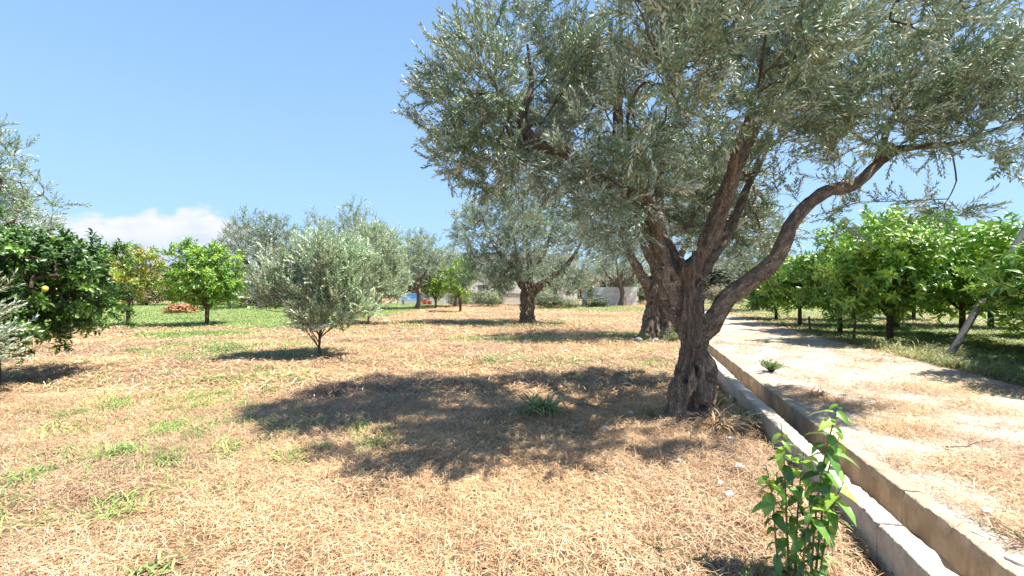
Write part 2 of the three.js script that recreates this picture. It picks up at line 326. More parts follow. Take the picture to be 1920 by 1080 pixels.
// ------------------------------------------------------------------ trees
function curvePoints(list, step) {                                             // list of [x, y, z, r]
  const c = new THREE.CatmullRomCurve3(list.map(p => V(p[0], p[1], p[2])), false, 'centripetal'), n = Math.max(4, Math.ceil(c.getLength() / step));
  const pts = [], rads = [];
  for (let k = 0; k <= n; k++) { const t = k / n, f = t * (list.length - 1), i = Math.min(list.length - 2, Math.floor(f)); pts.push(c.getPoint(t)); rads.push(mix(list[i][3], list[i + 1][3], f - i)); }
  return { pts, rads };
}
function grow(limbs, lobes, opt, rng) {
  const nodes = [];
  for (const l of limbs) l.pts.forEach((p, k) => { if (k / l.pts.length >= (opt.bare ?? 0.35) || l.open) nodes.push({ p, parent: -1, load: 0, limb: true, dir: l.pts[Math.min(k + 1, l.pts.length - 1)].clone().sub(l.pts[Math.max(0, k - 1)]).normalize() }); });
  const total = lobes.reduce((s, l) => s + l[3] * l[4] * l[5] * (l[6] ?? 1), 0), want = [];
  for (const l of lobes) {
    const n = Math.round(opt.tips * l[3] * l[4] * l[5] * (l[6] ?? 1) / total), c = V(l[0], l[1], l[2]);
    for (let k = 0; k < n; k++) {
      const d = V(rng() * 2 - 1, rng() * 2 - 1, rng() * 2 - 1); if (d.lengthSq() > 1 || d.lengthSq() < 0.02) { k--; continue; }
      const f = 1 + 0.38 * fbm3(d.x * 1.6 + l[0], d.y * 1.6 + l[1], d.z * 1.6 + l[2], 2); d.normalize().multiplyScalar(f * Math.pow(rng(), 0.42));
      const p = V(c.x + d.x * l[3], c.y + d.y * l[4], c.z + d.z * l[5]);
      if (opt.gaps && n3(p.x * 0.68 + 3, p.y * 0.68, p.z * 0.68) < opt.gaps - (l[7] ?? 0)) continue;                // open spaces between boughs
      want.push({ p, c });
    }
  }
  for (const w of want) { let b = 1e9; for (const n of nodes) { const e = n.p.distanceToSquared(w.p); if (e < b) b = e; } w.b = b; }
  want.sort((a, b) => a.b - b.b);
  const branches = [], step = opt.step ?? 0.14;
  for (const w of want) {
    let best = -1, cost = 1e9;
    for (let i = 0; i < nodes.length; i++) {
      const n = nodes[i], dx = w.p.x - n.p.x, dy = w.p.y - n.p.y, dz = w.p.z - n.p.z, d = Math.sqrt(dx * dx + dy * dy + dz * dz); if (d > cost) continue;
      const f = (dx * n.dir.x + dy * n.dir.y + dz * n.dir.z) / (d + 1e-6), c = d * (1.25 - 0.35 * f) + (dy < 0 ? -dy * 0.3 : 0);
      if (c < cost) { cost = c; best = i; }
    }
    const from = nodes[best], d = from.p.distanceTo(w.p); if (d < 0.03) continue;
    const mid = from.p.clone().lerp(w.p, 0.5).addScaledVector(from.dir, 0.18 * d).add(V((rng() - 0.5) * 0.2 * d, (opt.arch ?? 0.10) * d, (rng() - 0.5) * 0.2 * d));
    const c = new THREE.QuadraticBezierCurve3(from.p, mid, w.p), n = Math.max(2, Math.ceil(d / step)), ids = []; let parent = best;
    for (let k = 1; k <= n; k++) { const t = k / n; nodes.push({ p: c.getPoint(t), parent, load: 0, dir: c.getTangent(t), out: w.c }); parent = nodes.length - 1; ids.push(parent); }
    nodes[parent].load = 1; branches.push({ from: best, ids });
  }
  for (let i = nodes.length - 1; i >= 0; i--) if (nodes[i].parent >= 0) nodes[nodes[i].parent].load += nodes[i].load;
  return { nodes, branches };
}
function tree(name, label, category, at, spec, rng, group) {
  const o = thing(name, label, category, at, group);
  // trunk and limbs
  const limbs = spec.limbs.map(l => ({ ...curvePoints(l.p, spec.step ?? 0.1), open: l.open }));
  if (spec.trunk) part('trunk', spec.trunk, spec.bark, o);
  spec.limbs.forEach((l, k) => { const G = new Geo(); addTube(G, limbs[k].pts, limbs[k].rads, spec.sides ?? 10, spec.gnarl ?? 0.25, k * 9.1); part(l.name ?? 'limb', G.build(), spec.bark, o); });
  const { nodes, branches } = grow(limbs, spec.lobes, spec, rng);
  const G = new Geo(), r0 = spec.tipRadius ?? 0.0028, rad = (n) => r0 * Math.pow(Math.max(1, n.load), 0.46);
  for (const b of branches) {
    const pts = [nodes[b.from].p, ...b.ids.map(i => nodes[i].p)], rads = [rad(nodes[b.ids[0]]), ...b.ids.map(i => rad(nodes[i]))];
    addTube(G, pts, rads, rads[0] > 0.012 ? 6 : 4);
  }
  const crown = part('crown', G.build(), spec.bark, o, 'stuff');
  // leafy twigs
  const twigs = spec.twigs.map(() => []);
  const q = new THREE.Quaternion(), Y = V(0, 1, 0), roll = new THREE.Quaternion();
  for (const b of branches) b.ids.forEach((id, k) => {
    const n = nodes[id]; if (n.load > (spec.leafLoad ?? 7)) return;
    const last = k === b.ids.length - 1, count = last ? spec.perTip ?? 4 : (rng() < (spec.along ?? 0.9) ? spec.perNode ?? 2 : 0);
    for (let c = 0; c < count; c++) {
      const out = n.p.clone().sub(n.out).normalize();
      const dir = n.dir.clone().multiplyScalar(last ? 0.9 : 0.45).addScaledVector(out, spec.outward ?? 0.3).add(V((rng() - 0.5) * 1.8, (rng() - 0.5) * 1.5 + (spec.up ?? 0.45), (rng() - 0.5) * 1.8)).normalize();
      q.setFromUnitVectors(Y, dir); roll.setFromAxisAngle(Y, rng() * TAU); q.multiply(roll);
      const s = (spec.size ?? 1) * (0.75 + rng() * 0.5), p = n.p.clone().add(V((rng() - 0.5) * 0.06, (rng() - 0.5) * 0.06, (rng() - 0.5) * 0.06));
      const list = twigs[Math.floor(rng() * twigs.length)];
      const tone = (spec.tone ?? 1) * (1 + 0.30 * fbm3(n.p.x * 0.9 + at[0], n.p.y * 0.9, n.p.z * 0.9 + at[2], 2) + (rng() - 0.5) * 0.25), warm = (rng() - 0.5) * 0.2 + (spec.warm ?? 0);
      list.push([new THREE.Matrix4().compose(p, q, V(s, s, s)), tone * (1 + warm), tone, tone * (1 - warm * 0.6)]);
    }
  });
  let total = 0;
  twigs.forEach((list, k) => {
    const m = new THREE.InstancedMesh(spec.twigs[k], spec.leaf, list.length), c = new THREE.Color();
    list.forEach((t, i) => { m.setMatrixAt(i, t[0]); m.setColorAt(i, c.setRGB(t[1], t[2], t[3])); });
    m.name = 'foliage'; m.userData.kind = 'stuff'; m.castShadow = m.receiveShadow = true; crown.add(m); total += list.length;
  });
  console.log(name, 'branches', branches.length, 'twigs', total);
  return o;
}
// a gnarled trunk: tapered capsules joined by a smooth minimum, furrowed by noise
function gnarledTrunk(bones, box, res, seed, depth = 0.035, k = 0.07) {
  const mc = new MarchingCubes(res, undefined, false, false, 400000), [cx, cy, cz, half] = box, h = res / 2;
  const f = mc.field;
  for (let z = 0; z < res; z++) for (let y = 0; y < res; y++) for (let x = 0; x < res; x++) {
    const X = (x - h) / h * half + cx, Y = (y - h) / h * half + cy, Z = (z - h) / h * half + cz;
    let d = 1e3, own = 1e3, thick = 0.2;
    for (const [a, b] of bones) {
      const bx = b[0] - a[0], by = b[1] - a[1], bz = b[2] - a[2], px = X - a[0], py = Y - a[1], pz = Z - a[2];
      const t = clamp((px * bx + py * by + pz * bz) / (bx * bx + by * by + bz * bz));
      const e = Math.hypot(px - bx * t, py - by * t, pz - bz * t) - mix(a[3], b[3], t); if (e < own) { own = e; thick = mix(a[3], b[3], t); }
      const m = Math.max(k - Math.abs(d - e), 0) / k; d = Math.min(d, e) - m * m * k * 0.25;
    }
    if (d < 0.15) {
      const ang = Math.atan2(Z - cz, X - cx) + 0.7 * Y, rr = clamp(thick / 0.19, 0.2, 1) ** 1.4;
      const cord = Math.abs(n3(Math.cos(ang) * 2.1 + seed, Math.sin(ang) * 2.1, Y * 0.75));                   // twisted strands
      const lump = fbm3(X * 5 + seed, Y * 3.4, Z * 5, 3), pit = Math.max(0, n3(X * 5.5, Y * 3.2 + seed, Z * 5.5) - 0.33);
      const fine = n3(X * 22 + seed, Y * 9, Z * 22);
      d += depth * rr * (0.9 - 1.7 * cord - 1.25 * lump + 4.2 * pit + 0.18 * fine);
    }
    f[x + y * res + z * res * res] = clamp(-d, -1, 1);
  }
  mc.isolation = 0; mc.update();
  const n = mc.count, p = new Float32Array(n * 3); p.set(mc.positionArray.subarray(0, n * 3));
  for (let i = 0; i < n; i++) { p[i * 3] = p[i * 3] * half + cx; p[i * 3 + 1] = p[i * 3 + 1] * half + cy; p[i * 3 + 2] = p[i * 3 + 2] * half + cz; }
  let g = new THREE.BufferGeometry(); g.setAttribute('position', new THREE.BufferAttribute(p, 3)); g = mergeVertices(g, 1e-4);
  const q = g.attributes.position, uv = new Float32Array(q.count * 2);
  for (let i = 0; i < q.count; i++) { const a = Math.atan2(q.getX(i) - cx, -(q.getZ(i) - cz)); uv[i * 2] = a * 0.28; uv[i * 2 + 1] = q.getY(i); }
  g.setAttribute('uv', new THREE.BufferAttribute(uv, 2)); g.computeVertexNormals();
  return g;
}
// Is the winding outward? (the addon's triangles may face in)
function outward(g) {
  const p = g.attributes.position, ix = g.index; let vol = 0; const a = V(0, 0, 0), b = V(0, 0, 0), c = V(0, 0, 0);
  for (let i = 0; i < ix.count; i += 3) { a.fromBufferAttribute(p, ix.getX(i)); b.fromBufferAttribute(p, ix.getX(i + 1)); c.fromBufferAttribute(p, ix.getX(i + 2)); vol += a.dot(b.cross(c)); }
  if (vol < 0) { for (let i = 0; i < ix.count; i += 3) { const t = ix.getX(i + 1); ix.setX(i + 1, ix.getX(i + 2)); ix.setX(i + 2, t); } g.computeVertexNormals(); }
  return g;
}

// ---- the big olive in front
{
  const bones = [
    [[0.0, -0.25, 0, 0.240], [-0.01, 0.10, 0, 0.212]], [[-0.01, 0.10, 0, 0.212], [-0.015, 0.46, 0.0, 0.188]], [[-0.015, 0.46, 0.0, 0.188], [0.075, 0.74, -0.02, 0.164]], [[0.075, 0.74, -0.02, 0.164], [0.085, 1.05, -0.03, 0.156]],
    [[-0.12, 0.42, 0.06, 0.120], [-0.16, 0.10, 0.08, 0.128]], [[0.16, 0.66, 0.08, 0.128], [0.14, 0.30, 0.12, 0.112]], [[0.2, 0.72, 0.06, 0.080], [0.24, 0.62, 0.07, 0.090]],
    [[-0.22, 0.02, 0.12, 0.080], [-0.48, -0.05, 0.20, 0.065]], [[0.12, 0.06, 0.2, 0.088], [0.26, -0.1, 0.36, 0.060]], [[0.2, 0.05, -0.1, 0.088], [0.42, -0.1, -0.2, 0.060]], [[-0.15, 0.05, -0.2, 0.096], [-0.3, -0.1, -0.4, 0.060]],
    [[0.085, 1.05, -0.03, 0.156], [0.02, 1.42, 0.02, 0.120]], [[0.02, 1.42, 0.02, 0.120], [0.0, 1.86, 0.06, 0.108]], [[0.0, 1.86, 0.06, 0.108], [0.19, 2.15, 0.1, 0.092]],
    [[0.02, 1.15, -0.05, 0.154], [-0.16, 1.5, -0.10, 0.138]], [[-0.16, 1.5, -0.10, 0.138], [-0.30, 1.98, -0.06, 0.118]],
    [[0.12, 1.1, -0.15, 0.154], [0.18, 1.5, -0.24, 0.123]], [[0.18, 1.5, -0.24, 0.123], [0.24, 1.9, -0.26, 0.102]],
    [[0.14, 1.0, 0.0, 0.120], [0.27, 1.22, 0.08, 0.104]], [[0.27, 1.22, 0.08, 0.104], [0.42, 1.50, 0.12, 0.092]], [[0.42, 1.50, 0.12, 0.092], [0.66, 1.68, 0.14, 0.080]],
  ];
  const trunk = outward(gnarledTrunk(bones, [0.05, 0.95, 0, 1.28], 140, 4.2, 0.046, 0.06));
  const limbs = [
    { p: [[0.19, 2.12, 0.1, 0.118], [0.31, 2.5, 0.14, 0.10], [0.48, 3.0, 0.16, 0.088], [0.62, 3.25, 0.1, 0.08], [0.95, 3.9, 0.0, 0.068], [1.28, 4.5, -0.05, 0.056], [1.5, 5.1, -0.1, 0.04], [1.6, 5.8, -0.1, 0.02]] },
    { p: [[-0.28, 1.9, -0.06, 0.115], [-0.43, 2.36, -0.04, 0.092], [-0.72, 2.72, 0.05, 0.085], [-1.1, 3.0, 0.1, 0.078], [-1.52, 3.28, 0.1, 0.072], [-1.92, 3.42, 0.08, 0.066], [-2.05, 3.62, 0.05, 0.062], [-2.06, 3.85, 0.0, 0.056], [-1.95, 4.2, -0.1, 0.035], [-2.0, 4.8, -0.2, 0.015]] },
    { p: [[-0.42, 2.3, -0.04, 0.085], [-0.62, 2.9, -0.35, 0.075], [-0.72, 3.5, -0.5, 0.07], [-0.75, 4.1, -0.5, 0.06], [-0.70, 4.7, -0.45, 0.045], [-0.74, 5.3, -0.4, 0.02]] },
    { p: [[-1.9, 3.40, 0.08, 0.05], [-2.12, 3.38, 0.16, 0.04], [-2.24, 3.55, 0.22, 0.036], [-2.22, 3.75, 0.22, 0.03], [-2.45, 4.1, 0.3, 0.02], [-2.7, 4.5, 0.3, 0.01]] },
    { p: [[0.22, 1.8, -0.25, 0.105], [0.42, 2.0, -0.34, 0.078], [0.74, 2.36, -0.5, 0.066], [0.95, 2.72, -0.6, 0.058], [1.12, 3.05, -0.7, 0.045], [1.5, 3.5, -1.0, 0.03], [1.8, 4.0, -1.2, 0.012]] },
    { p: [[0.12, 0.98, 0.0, 0.10], [0.27, 1.22, 0.08, 0.105], [0.42, 1.50, 0.12, 0.10], [0.66, 1.70, 0.14, 0.10], [0.98, 1.98, 0.18, 0.088], [1.24, 2.45, 0.12, 0.08], [1.62, 2.80, 0.10, 0.076], [2.06, 2.92, 0.04, 0.068], [2.34, 3.15, 0.0, 0.058], [2.62, 3.36, 0.0, 0.046], [3.2, 3.4, 0.1, 0.03], [3.8, 3.6, 0.1, 0.012]] },
    { p: [[2.36, 3.15, 0.0, 0.04], [2.44, 3.55, 0.05, 0.034], [2.6, 3.95, 0.1, 0.024], [2.9, 4.5, 0.1, 0.01]] },
    { p: [[0.1, 1.7, -0.1, 0.11], [-0.1, 2.3, -0.6, 0.085], [0.1, 2.9, -1.3, 0.065], [0.3, 3.6, -1.9, 0.04], [0.4, 4.3, -2.3, 0.015]] },
    { p: [[-0.3, 2.0, -0.06, 0.08], [-0.55, 2.5, 0.35, 0.055], [-0.85, 2.9, 0.7, 0.035], [-1.0, 3.4, 0.9, 0.012]] },
    { p: [[0.40, 2.75, 0.15, 0.06], [0.35, 3.2, 0.5, 0.042], [0.4, 3.7, 0.8, 0.025], [0.4, 4.3, 1.0, 0.01]] },
  ];
  const lobes = [
    [-2.2, 3.95, 0.05, 1.05, 1.1, 1.05, 1.3, 0.4], [-1.95, 4.9, 0.0, 0.8, 0.9, 0.9, 1.2], [-2.6, 3.55, 0.1, 0.8, 0.65, 0.8, 1.1, 0.5], [3.3, 3.1, 0.1, 0.9, 0.6, 0.8, 0.6, 0.4], [-1.35, 3.9, 0.2, 0.85, 1.25, 1.1, 1.1], [-1.0, 3.25, 0.9, 0.85, 0.75, 0.75, 0.8], [0.3, 4.1, 0.75, 1.1, 0.9, 0.95, 1.1],
    [-0.8, 5.5, -0.3, 1.7, 1.0, 1.4, 0.9], [1.0, 5.4, -0.5, 1.3, 1.0, 1.3, 0.9], [2.75, 3.95, 0.05, 1.4, 0.95, 1.15, 1.1, 0.3], [2.95, 3.35, 0.15, 0.8, 0.45, 0.6, 1.2, 0.5], [3.3, 3.0, 0.1, 0.75, 0.55, 0.7, 0.7], [3.9, 4.2, 0.0, 0.8, 0.8, 0.9, 0.8],
    [0.5, 3.9, -2.0, 1.6, 1.15, 1.0, 1], [1.45, 3.05, -0.8, 0.75, 0.55, 0.8, 0.9], [-1.4, 4.1, -1.6, 1.1, 1.0, 0.9, 1], [1.35, 4.2, 0.1, 0.8, 0.9, 0.9, 0.9], [-0.75, 3.0, 0.3, 0.6, 0.5, 0.6, 0.9], [-1.05, 2.7, 0.15, 0.95, 0.5, 0.7, 0.7], [-1.2, 2.75, 0.8, 0.6, 0.45, 0.5, 1.3], [0.75, 3.1, -1.2, 0.9, 0.6, 0.8, 0.9], [0.9, 3.75, 0.6, 0.8, 0.55, 0.6, 0.9], [-0.4, 4.1, 1.6, 1.3, 0.8, 0.6, 1.2], [1.5, 4.2, 1.3, 1.1, 0.6, 0.6, 0.8, 0.25],
    [1.7, 2.65, -1.9, 1.0, 0.55, 0.7, 1.5], [2.2, 3.0, -1.2, 0.8, 0.5, 0.7, 1.3], [0.5, 2.55, -2.3, 1.1, 0.5, 0.8, 1.4],
  ];
  tree('olive_tree', 'large gnarled old olive tree standing beside the concrete channel in front', 'olive tree', [2.2, 0, -5.33], { trunk, bark: oliveBark, limbs, lobes, tips: 3700, gaps: 0.04, twigs: oliveTwigs, leaf: oliveLeaf, perTip: 5, perNode: 2, along: 0.85, up: 0.55, sides: 16, gnarl: 0.34, bare: 0.4, step: 0.12, leafLoad: 7, size: 1.0 }, mulberry(101));
}

// ---- other old olives
function oldOlive(label, at, spec, seed, group) { return tree('olive_tree', label, 'olive tree', at, { bark: oliveBark, twigs: oliveTwigsMid, leaf: oliveLeaf, perTip: 4, perNode: 2, along: 0.8, up: 0.5, sides: 10, gnarl: 0.3, step: 0.2, tipRadius: 0.004, leafLoad: 6, ...spec }, mulberry(seed), group); }
{
  // second along the channel: a split trunk
  const bones = [
    [[-0.30, -0.2, 0, 0.42], [-0.16, 0.75, 0, 0.24]], [[-0.16, 0.75, 0, 0.24], [-0.12, 1.5, 0, 0.22]], [[0.34, -0.2, 0, 0.34], [0.30, 0.7, 0, 0.2]], [[0.30, 0.7, 0, 0.2], [0.18, 1.4, 0, 0.22]], [[0.0, 1.3, -0.05, 0.3], [0.0, 1.7, 0, 0.28]],
    [[-0.15, 1.5, 0, 0.22], [-0.65, 2.3, 0.05, 0.16]], [[0.1, 1.6, 0, 0.22], [-0.1, 2.4, 0.1, 0.15]], [[0.2, 1.5, 0, 0.2], [0.6, 2.3, 0, 0.14]], [[-0.5, -0.1, 0.1, 0.22], [-0.8, -0.2, 0.15, 0.1]],
  ];
  const trunk = outward(gnarledTrunk(bones, [-0.05, 1.1, 0, 1.45], 84, 9.3, 0.05, 0.1));
  const limbs = [
    { p: [[-0.62, 2.25, 0.05, 0.16], [-0.95, 2.9, 0.1, 0.12], [-1.25, 3.7, 0.2, 0.1], [-1.5, 4.6, 0.2, 0.06], [-1.6, 5.6, 0.1, 0.02]] }, { p: [[-0.1, 2.35, 0.1, 0.15], [-0.5, 3.0, 0.3, 0.1], [-0.7, 3.8, 0.5, 0.08], [-0.6, 4.8, 0.6, 0.03]] },
    { p: [[0.55, 2.2, 0, 0.14], [1.0, 3.2, 0, 0.1], [1.5, 4.2, 0.2, 0.06], [1.9, 5.2, 0.2, 0.02]] }, { p: [[0.0, 2.2, 0, 0.13], [0.1, 3.2, -0.5, 0.09], [0.2, 4.4, -1.0, 0.04]] },
  ];
  const lobes = [[-1.6, 4.6, 0.3, 1.6, 1.5, 1.6], [0.2, 5.2, 0.2, 1.7, 1.5, 1.7], [1.9, 4.5, 0, 1.5, 1.4, 1.5], [-0.2, 4.3, -1.5, 1.6, 1.4, 1.3], [-2.0, 3.4, 0.7, 0.9, 0.9, 0.9], [0, 6.3, 0, 1.5, 0.9, 1.4], [-1.5, 3.4, 0.8, 1.5, 0.7, 1.0, 1.2], [0.6, 3.5, 0.8, 1.4, 0.7, 1.0, 1]];
  oldOlive('old olive tree with a hollow split trunk, second along the concrete channel', [4.85, 0, -14.3], { trunk, limbs, lobes, tips: 1150, twigs: oliveTwigsMid, size: 0.85 }, 102);
}
{
  const bones = [
    [[0, -0.2, 0, 0.46], [-0.05, 0.5, 0, 0.34]], [[-0.05, 0.5, 0, 0.34], [-0.05, 1.2, 0, 0.33]], [[-0.05, 1.2, 0, 0.33], [0.05, 1.65, 0, 0.32]], [[0, 1.5, 0, 0.26], [-0.7, 2.5, 0.1, 0.18]], [[0.1, 1.5, 0, 0.25], [0.9, 2.1, 0.1, 0.17]], [[0, 1.6, 0, 0.25], [0.1, 2.6, -0.1, 0.18]],
    [[0.25, 0, 0.2, 0.2], [0.55, -0.15, 0.35, 0.1]], [[-0.3, 0, 0.1, 0.2], [-0.55, -0.15, 0.2, 0.1]],
  ];
  const trunk = outward(gnarledTrunk(bones, [0, 1.15, 0, 1.5], 76, 2.7, 0.055, 0.12));
  const limbs = [
    { p: [[-0.65, 2.45, 0.1, 0.18], [-1.3, 3.3, 0.2, 0.13], [-1.9, 4.3, 0.2, 0.08], [-2.3, 5.4, 0.2, 0.03]] }, { p: [[0.85, 2.05, 0.1, 0.17], [1.5, 2.5, 0.2, 0.13], [2.2, 3.3, 0.3, 0.09], [2.8, 4.5, 0.3, 0.03]] },
    { p: [[0.1, 2.5, -0.1, 0.18], [0.0, 3.6, -0.3, 0.12], [-0.3, 5.0, -0.4, 0.07], [-0.2, 6.4, -0.4, 0.02]] }, { p: [[0.1, 2.5, 0, 0.14], [0.9, 3.7, -0.6, 0.1], [1.3, 5.0, -1.0, 0.03]] }, { p: [[-0.5, 2.3, 0.1, 0.12], [-0.6, 3.2, 1.0, 0.08], [-0.7, 4.2, 1.6, 0.02]] },
  ];
  const lobes = [[-2.2, 4.5, 0.2, 1.6, 1.6, 1.6, 1.1], [-0.4, 5.9, -0.2, 1.9, 1.5, 1.7], [1.3, 4.9, -0.4, 1.6, 1.5, 1.6], [2.7, 3.9, 0.3, 1.2, 1.2, 1.3, 0.8], [-0.5, 4.2, 1.4, 1.6, 1.2, 1.1], [-0.3, 2.9, 0.9, 1.5, 0.8, 1.0, 0.7], [2.2, 2.5, 0.5, 1.1, 0.7, 0.8, 0.9], [-1.0, 2.6, 1.0, 1.4, 0.8, 0.9, 1], [-1.6, 2.0, 0.9, 1.3, 0.6, 0.8, 1.2], [1.9, 1.95, 0.9, 1.1, 0.6, 0.8, 1.2], [0.1, 2.3, 1.4, 1.1, 0.5, 0.6, 1], [-2.8, 2.6, 0.4, 0.9, 0.9, 0.9, 0.9], [-2.6, 3.2, 0.4, 0.9, 0.8, 0.9, 0.7]];
  oldOlive('broad old olive tree standing alone in the middle of the dry field', [0.8, 0, -21], { trunk, limbs, lobes, tips: 2100, gaps: -0.32, size: 1.0 }, 103);
}
// simple olives farther off, each grown on its own
function farOlive(label, at, h, w, seed, o = {}) {
  const r = mulberry(seed), limbs = [{ name: 'trunk', p: [[0, -0.1, 0, 0.05 * h], [0.03 * h, 0.14 * h, 0, 0.036 * h], [0, 0.3 * h, 0, 0.03 * h], [0.03 * h, 0.5 * h, 0, 0.02 * h]] }];
  for (let k = 0; k < 4; k++) { const a = k * 1.57 + r(), c = Math.cos(a), s = Math.sin(a); limbs.push({ p: [[0, 0.25 * h, 0, 0.022 * h], [c * w * 0.16, 0.42 * h, s * w * 0.16, 0.016 * h], [c * w * 0.3, 0.65 * h, s * w * 0.3, 0.005 * h]] }); }
  const lobes = [[0, 0.72 * h, 0, w * 0.34, h * 0.26, w * 0.34]];
  for (let k = 0; k < 6; k++) { const a = k * 1.05 + r() * 0.6, q = w * (0.22 + 0.12 * r()); lobes.push([Math.cos(a) * q, h * (0.42 + 0.28 * r()), Math.sin(a) * q, w * (0.18 + 0.08 * r()), h * (0.17 + 0.08 * r()), w * (0.18 + 0.08 * r())]); }
  return oldOlive(label, at, { limbs, lobes, tips: 380, step: 0.4, twigs: oliveTwigsFar, perTip: 4, perNode: 2, sides: 7, gnarl: 0.3, tipRadius: 0.006, ...o }, seed, o.group);
}
farOlive('old olive tree at the far end of the channel beside the white block wall', [11.2, 0, -44], 7.5, 8, 201);
farOlive('tall silvery tree rising above the citrus at the left edge of the photo', [-16.7, 0, -13], 7.6, 4.4, 202, { tips: 420, twigs: oliveTwigsMid, size: 1.1, warm: -0.05 });
farOlive('dark broad olive behind the orange tree, tallest on the left skyline', [-22.6, 0, -38], 9.0, 7.4, 203, { tips: 520, tone: 0.8 });
farOlive('pale olive showing above the bushy young olives on the skyline', [-19.6, 0, -44], 10, 7.5, 204);
farOlive('narrow tall olive with a feathery top behind the young olives', [-14.6, 0, -40], 10.2, 5.6, 205);
farOlive('rounded willowy olive in the gap left of the lone old olive', [-8.2, 0, -37], 6.9, 5.6, 206, { up: 0.9 });
farOlive('wide soft olive behind the twin young olives, left of the citrus sapling', [-11.0, 0, -34], 6.4, 5.6, 207, { up: 0.9 });
farOlive('olive tree in front of the right half of the white house', [4.6, 0, -46], 6.6, 6.4, 210);
farOlive('smaller olive before the left half of the white house', [-1.4, 0, -50], 5.4, 5.0, 211);
farOlive('leafy olive hiding the low wall between the citrus sapling and the lone olive', [-5.6, 0, -42], 6.2, 5.4, 212);
farOlive('sage-green olive beyond the far orchard end, seen between the big olive limbs', [17.6, 0, -31], 6.8, 6.4, 209);
farOlive('olive tree behind the white house to its right', [14, 0, -72], 8.5, 9, 208);

// ---- young olives: many thin shoots fanning from the base
function youngOlive(label, at, h, w, seed, o = {}) {
  const r = mulberry(seed), limbs = [{ name: 'trunk', open: true, p: [[0, -0.05, 0, 0.035], [-0.01, 0.3, 0.01, 0.028], [0.02, 0.9, 0, 0.022], [0.0, h * 0.6, 0, 0.012], [0.04, h * 0.9, 0, 0.004]] }];
  const n = o.stems ?? 9;
  for (let k = 0; k < n; k++) { const a = k * 2.4 + r(), q = w * (0.22 + 0.26 * r()), t = h * (0.5 + 0.38 * r()), b = 0.1 + 0.5 * r(); limbs.push({ p: [[0, b, 0, 0.016], [Math.cos(a) * q * 0.45, mix(b, t, 0.4), Math.sin(a) * q * 0.45, 0.011], [Math.cos(a) * q, t, Math.sin(a) * q, 0.004]] }); }
  const lobes = [[0.03 * w, h * 0.52, 0, w * 0.34, h * 0.34, w * 0.36, 1], [0.08 * w, h * 0.76, 0, w * 0.36, h * 0.26, w * 0.36, 1.2], [-0.26 * w, h * 0.62, 0.1 * w, w * 0.22, h * 0.26, w * 0.26, 1], [0.28 * w, h * 0.5, 0.05 * w, w * 0.22, h * 0.28, w * 0.26, 1]];
  return tree('young_olive_tree', label, 'olive tree', at, { bark: youngBark, limbs, lobes, tips: o.tips ?? 420, twigs: o.twigs ?? oliveTwigs, leaf: oliveLeaf, perTip: 3, perNode: 2, along: 0.9, up: 1.0, outward: 0.5, sides: 6, gnarl: 0.12, step: 0.12, bare: o.bare ?? 0.3, leafLoad: 5, size: o.size ?? 1.05, arch: 0.02, tone: 1.32, warm: 0.03, ...o.more }, mulberry(seed));
}
youngOlive('slender young olive tree with a bare forked stem, nearest in the open field', [-4.68, 0, -10.4], 2.75, 2.75, 301, { tips: 400, size: 1.4, stems: 12, more: { up: 1.7 } });
youngOlive('bushy young olive leafy to the ground, right behind the slender one', [-6.9, 0, -20.5], 4.7, 4.2, 302, { tips: 900, twigs: oliveTwigsMid, size: 1.0, bare: 0.05, stems: 14 });
youngOlive('young olive bush cut off by the left edge of the photo', [-7.8, 0, -5.7], 1.75, 1.7, 303, { tips: 130, bare: 0.1, more: { tone: 0.95, warm: 0.06 } });

// ---- citrus
function citrus(name, label, at, h, w, low, seed, o = {}) {
  const r = mulberry(seed), k1 = 0.016 * h + 0.02;
  const limbs = [{ name: 'trunk', p: [[0, -0.1, 0, k1 * 1.5], [0.02, 0.12, 0, k1 * 1.1], [0.03, low * 0.9 + 0.25, 0.0, k1], [0, h * 0.55, 0, k1 * 0.6]] }];
  for (let k = 0; k < 5; k++) { const a = k * 1.26 + r(), c = Math.cos(a), s = Math.sin(a); limbs.push({ p: [[0.02, low * 0.8 + 0.2, 0, k1 * 0.7], [c * w * 0.14, low + 0.2 * h, s * w * 0.14, k1 * 0.5], [c * w * 0.3, low + 0.42 * h, s * w * 0.3, k1 * 0.15]] }); }
  const m = (h + low) / 2, rv = (h - low) / 2, lobes = [[0, m, 0, w * 0.42, rv * 0.9, w * 0.42, 0.9]];
  for (let k = 0; k < 9; k++) { const a = k * 2.4 + r(), q = w * (0.18 + 0.16 * r()), y = m + rv * (r() * 1.3 - 0.65); lobes.push([Math.cos(a) * q, y, Math.sin(a) * q, w * (0.16 + 0.08 * r()), rv * (0.3 + 0.15 * r()), w * (0.16 + 0.08 * r()), 1.2]); }
  return tree(name, label, 'citrus tree', at, { bark: citrusBark, limbs, lobes, tips: o.tips ?? 300, twigs: o.twigs ?? citrusTwigsFar, leaf: citrusLeaf, perTip: 4, perNode: 2, along: 0.8, up: 0.35, outward: 0.9, sides: 8, gnarl: 0.15, step: 0.2, leafLoad: 6, tipRadius: 0.004, size: o.size ?? 1, ...o.more }, mulberry(seed), o.group);
}
citrus('citrus_tree', 'dense dark citrus tree with a ripe yellow fruit, close at the left edge', [-8.75, 0, -7.2], 2.85, 3.7, 0.45, 401, { tips: 620, twigs: [...citrusTwigs, citrusTwigs[0], freshTwigs[1]], more: { step: 0.15, perTip: 5 } });
citrus('citrus_tree', 'yellowing thin lemon tree on the green strip, left of the orange tree', [-17.2, 0, -19.1], 3.75, 2.9, 1.0, 402, { tips: 230, twigs: lemonTwigs, more: { perTip: 3, along: 0.6 } });
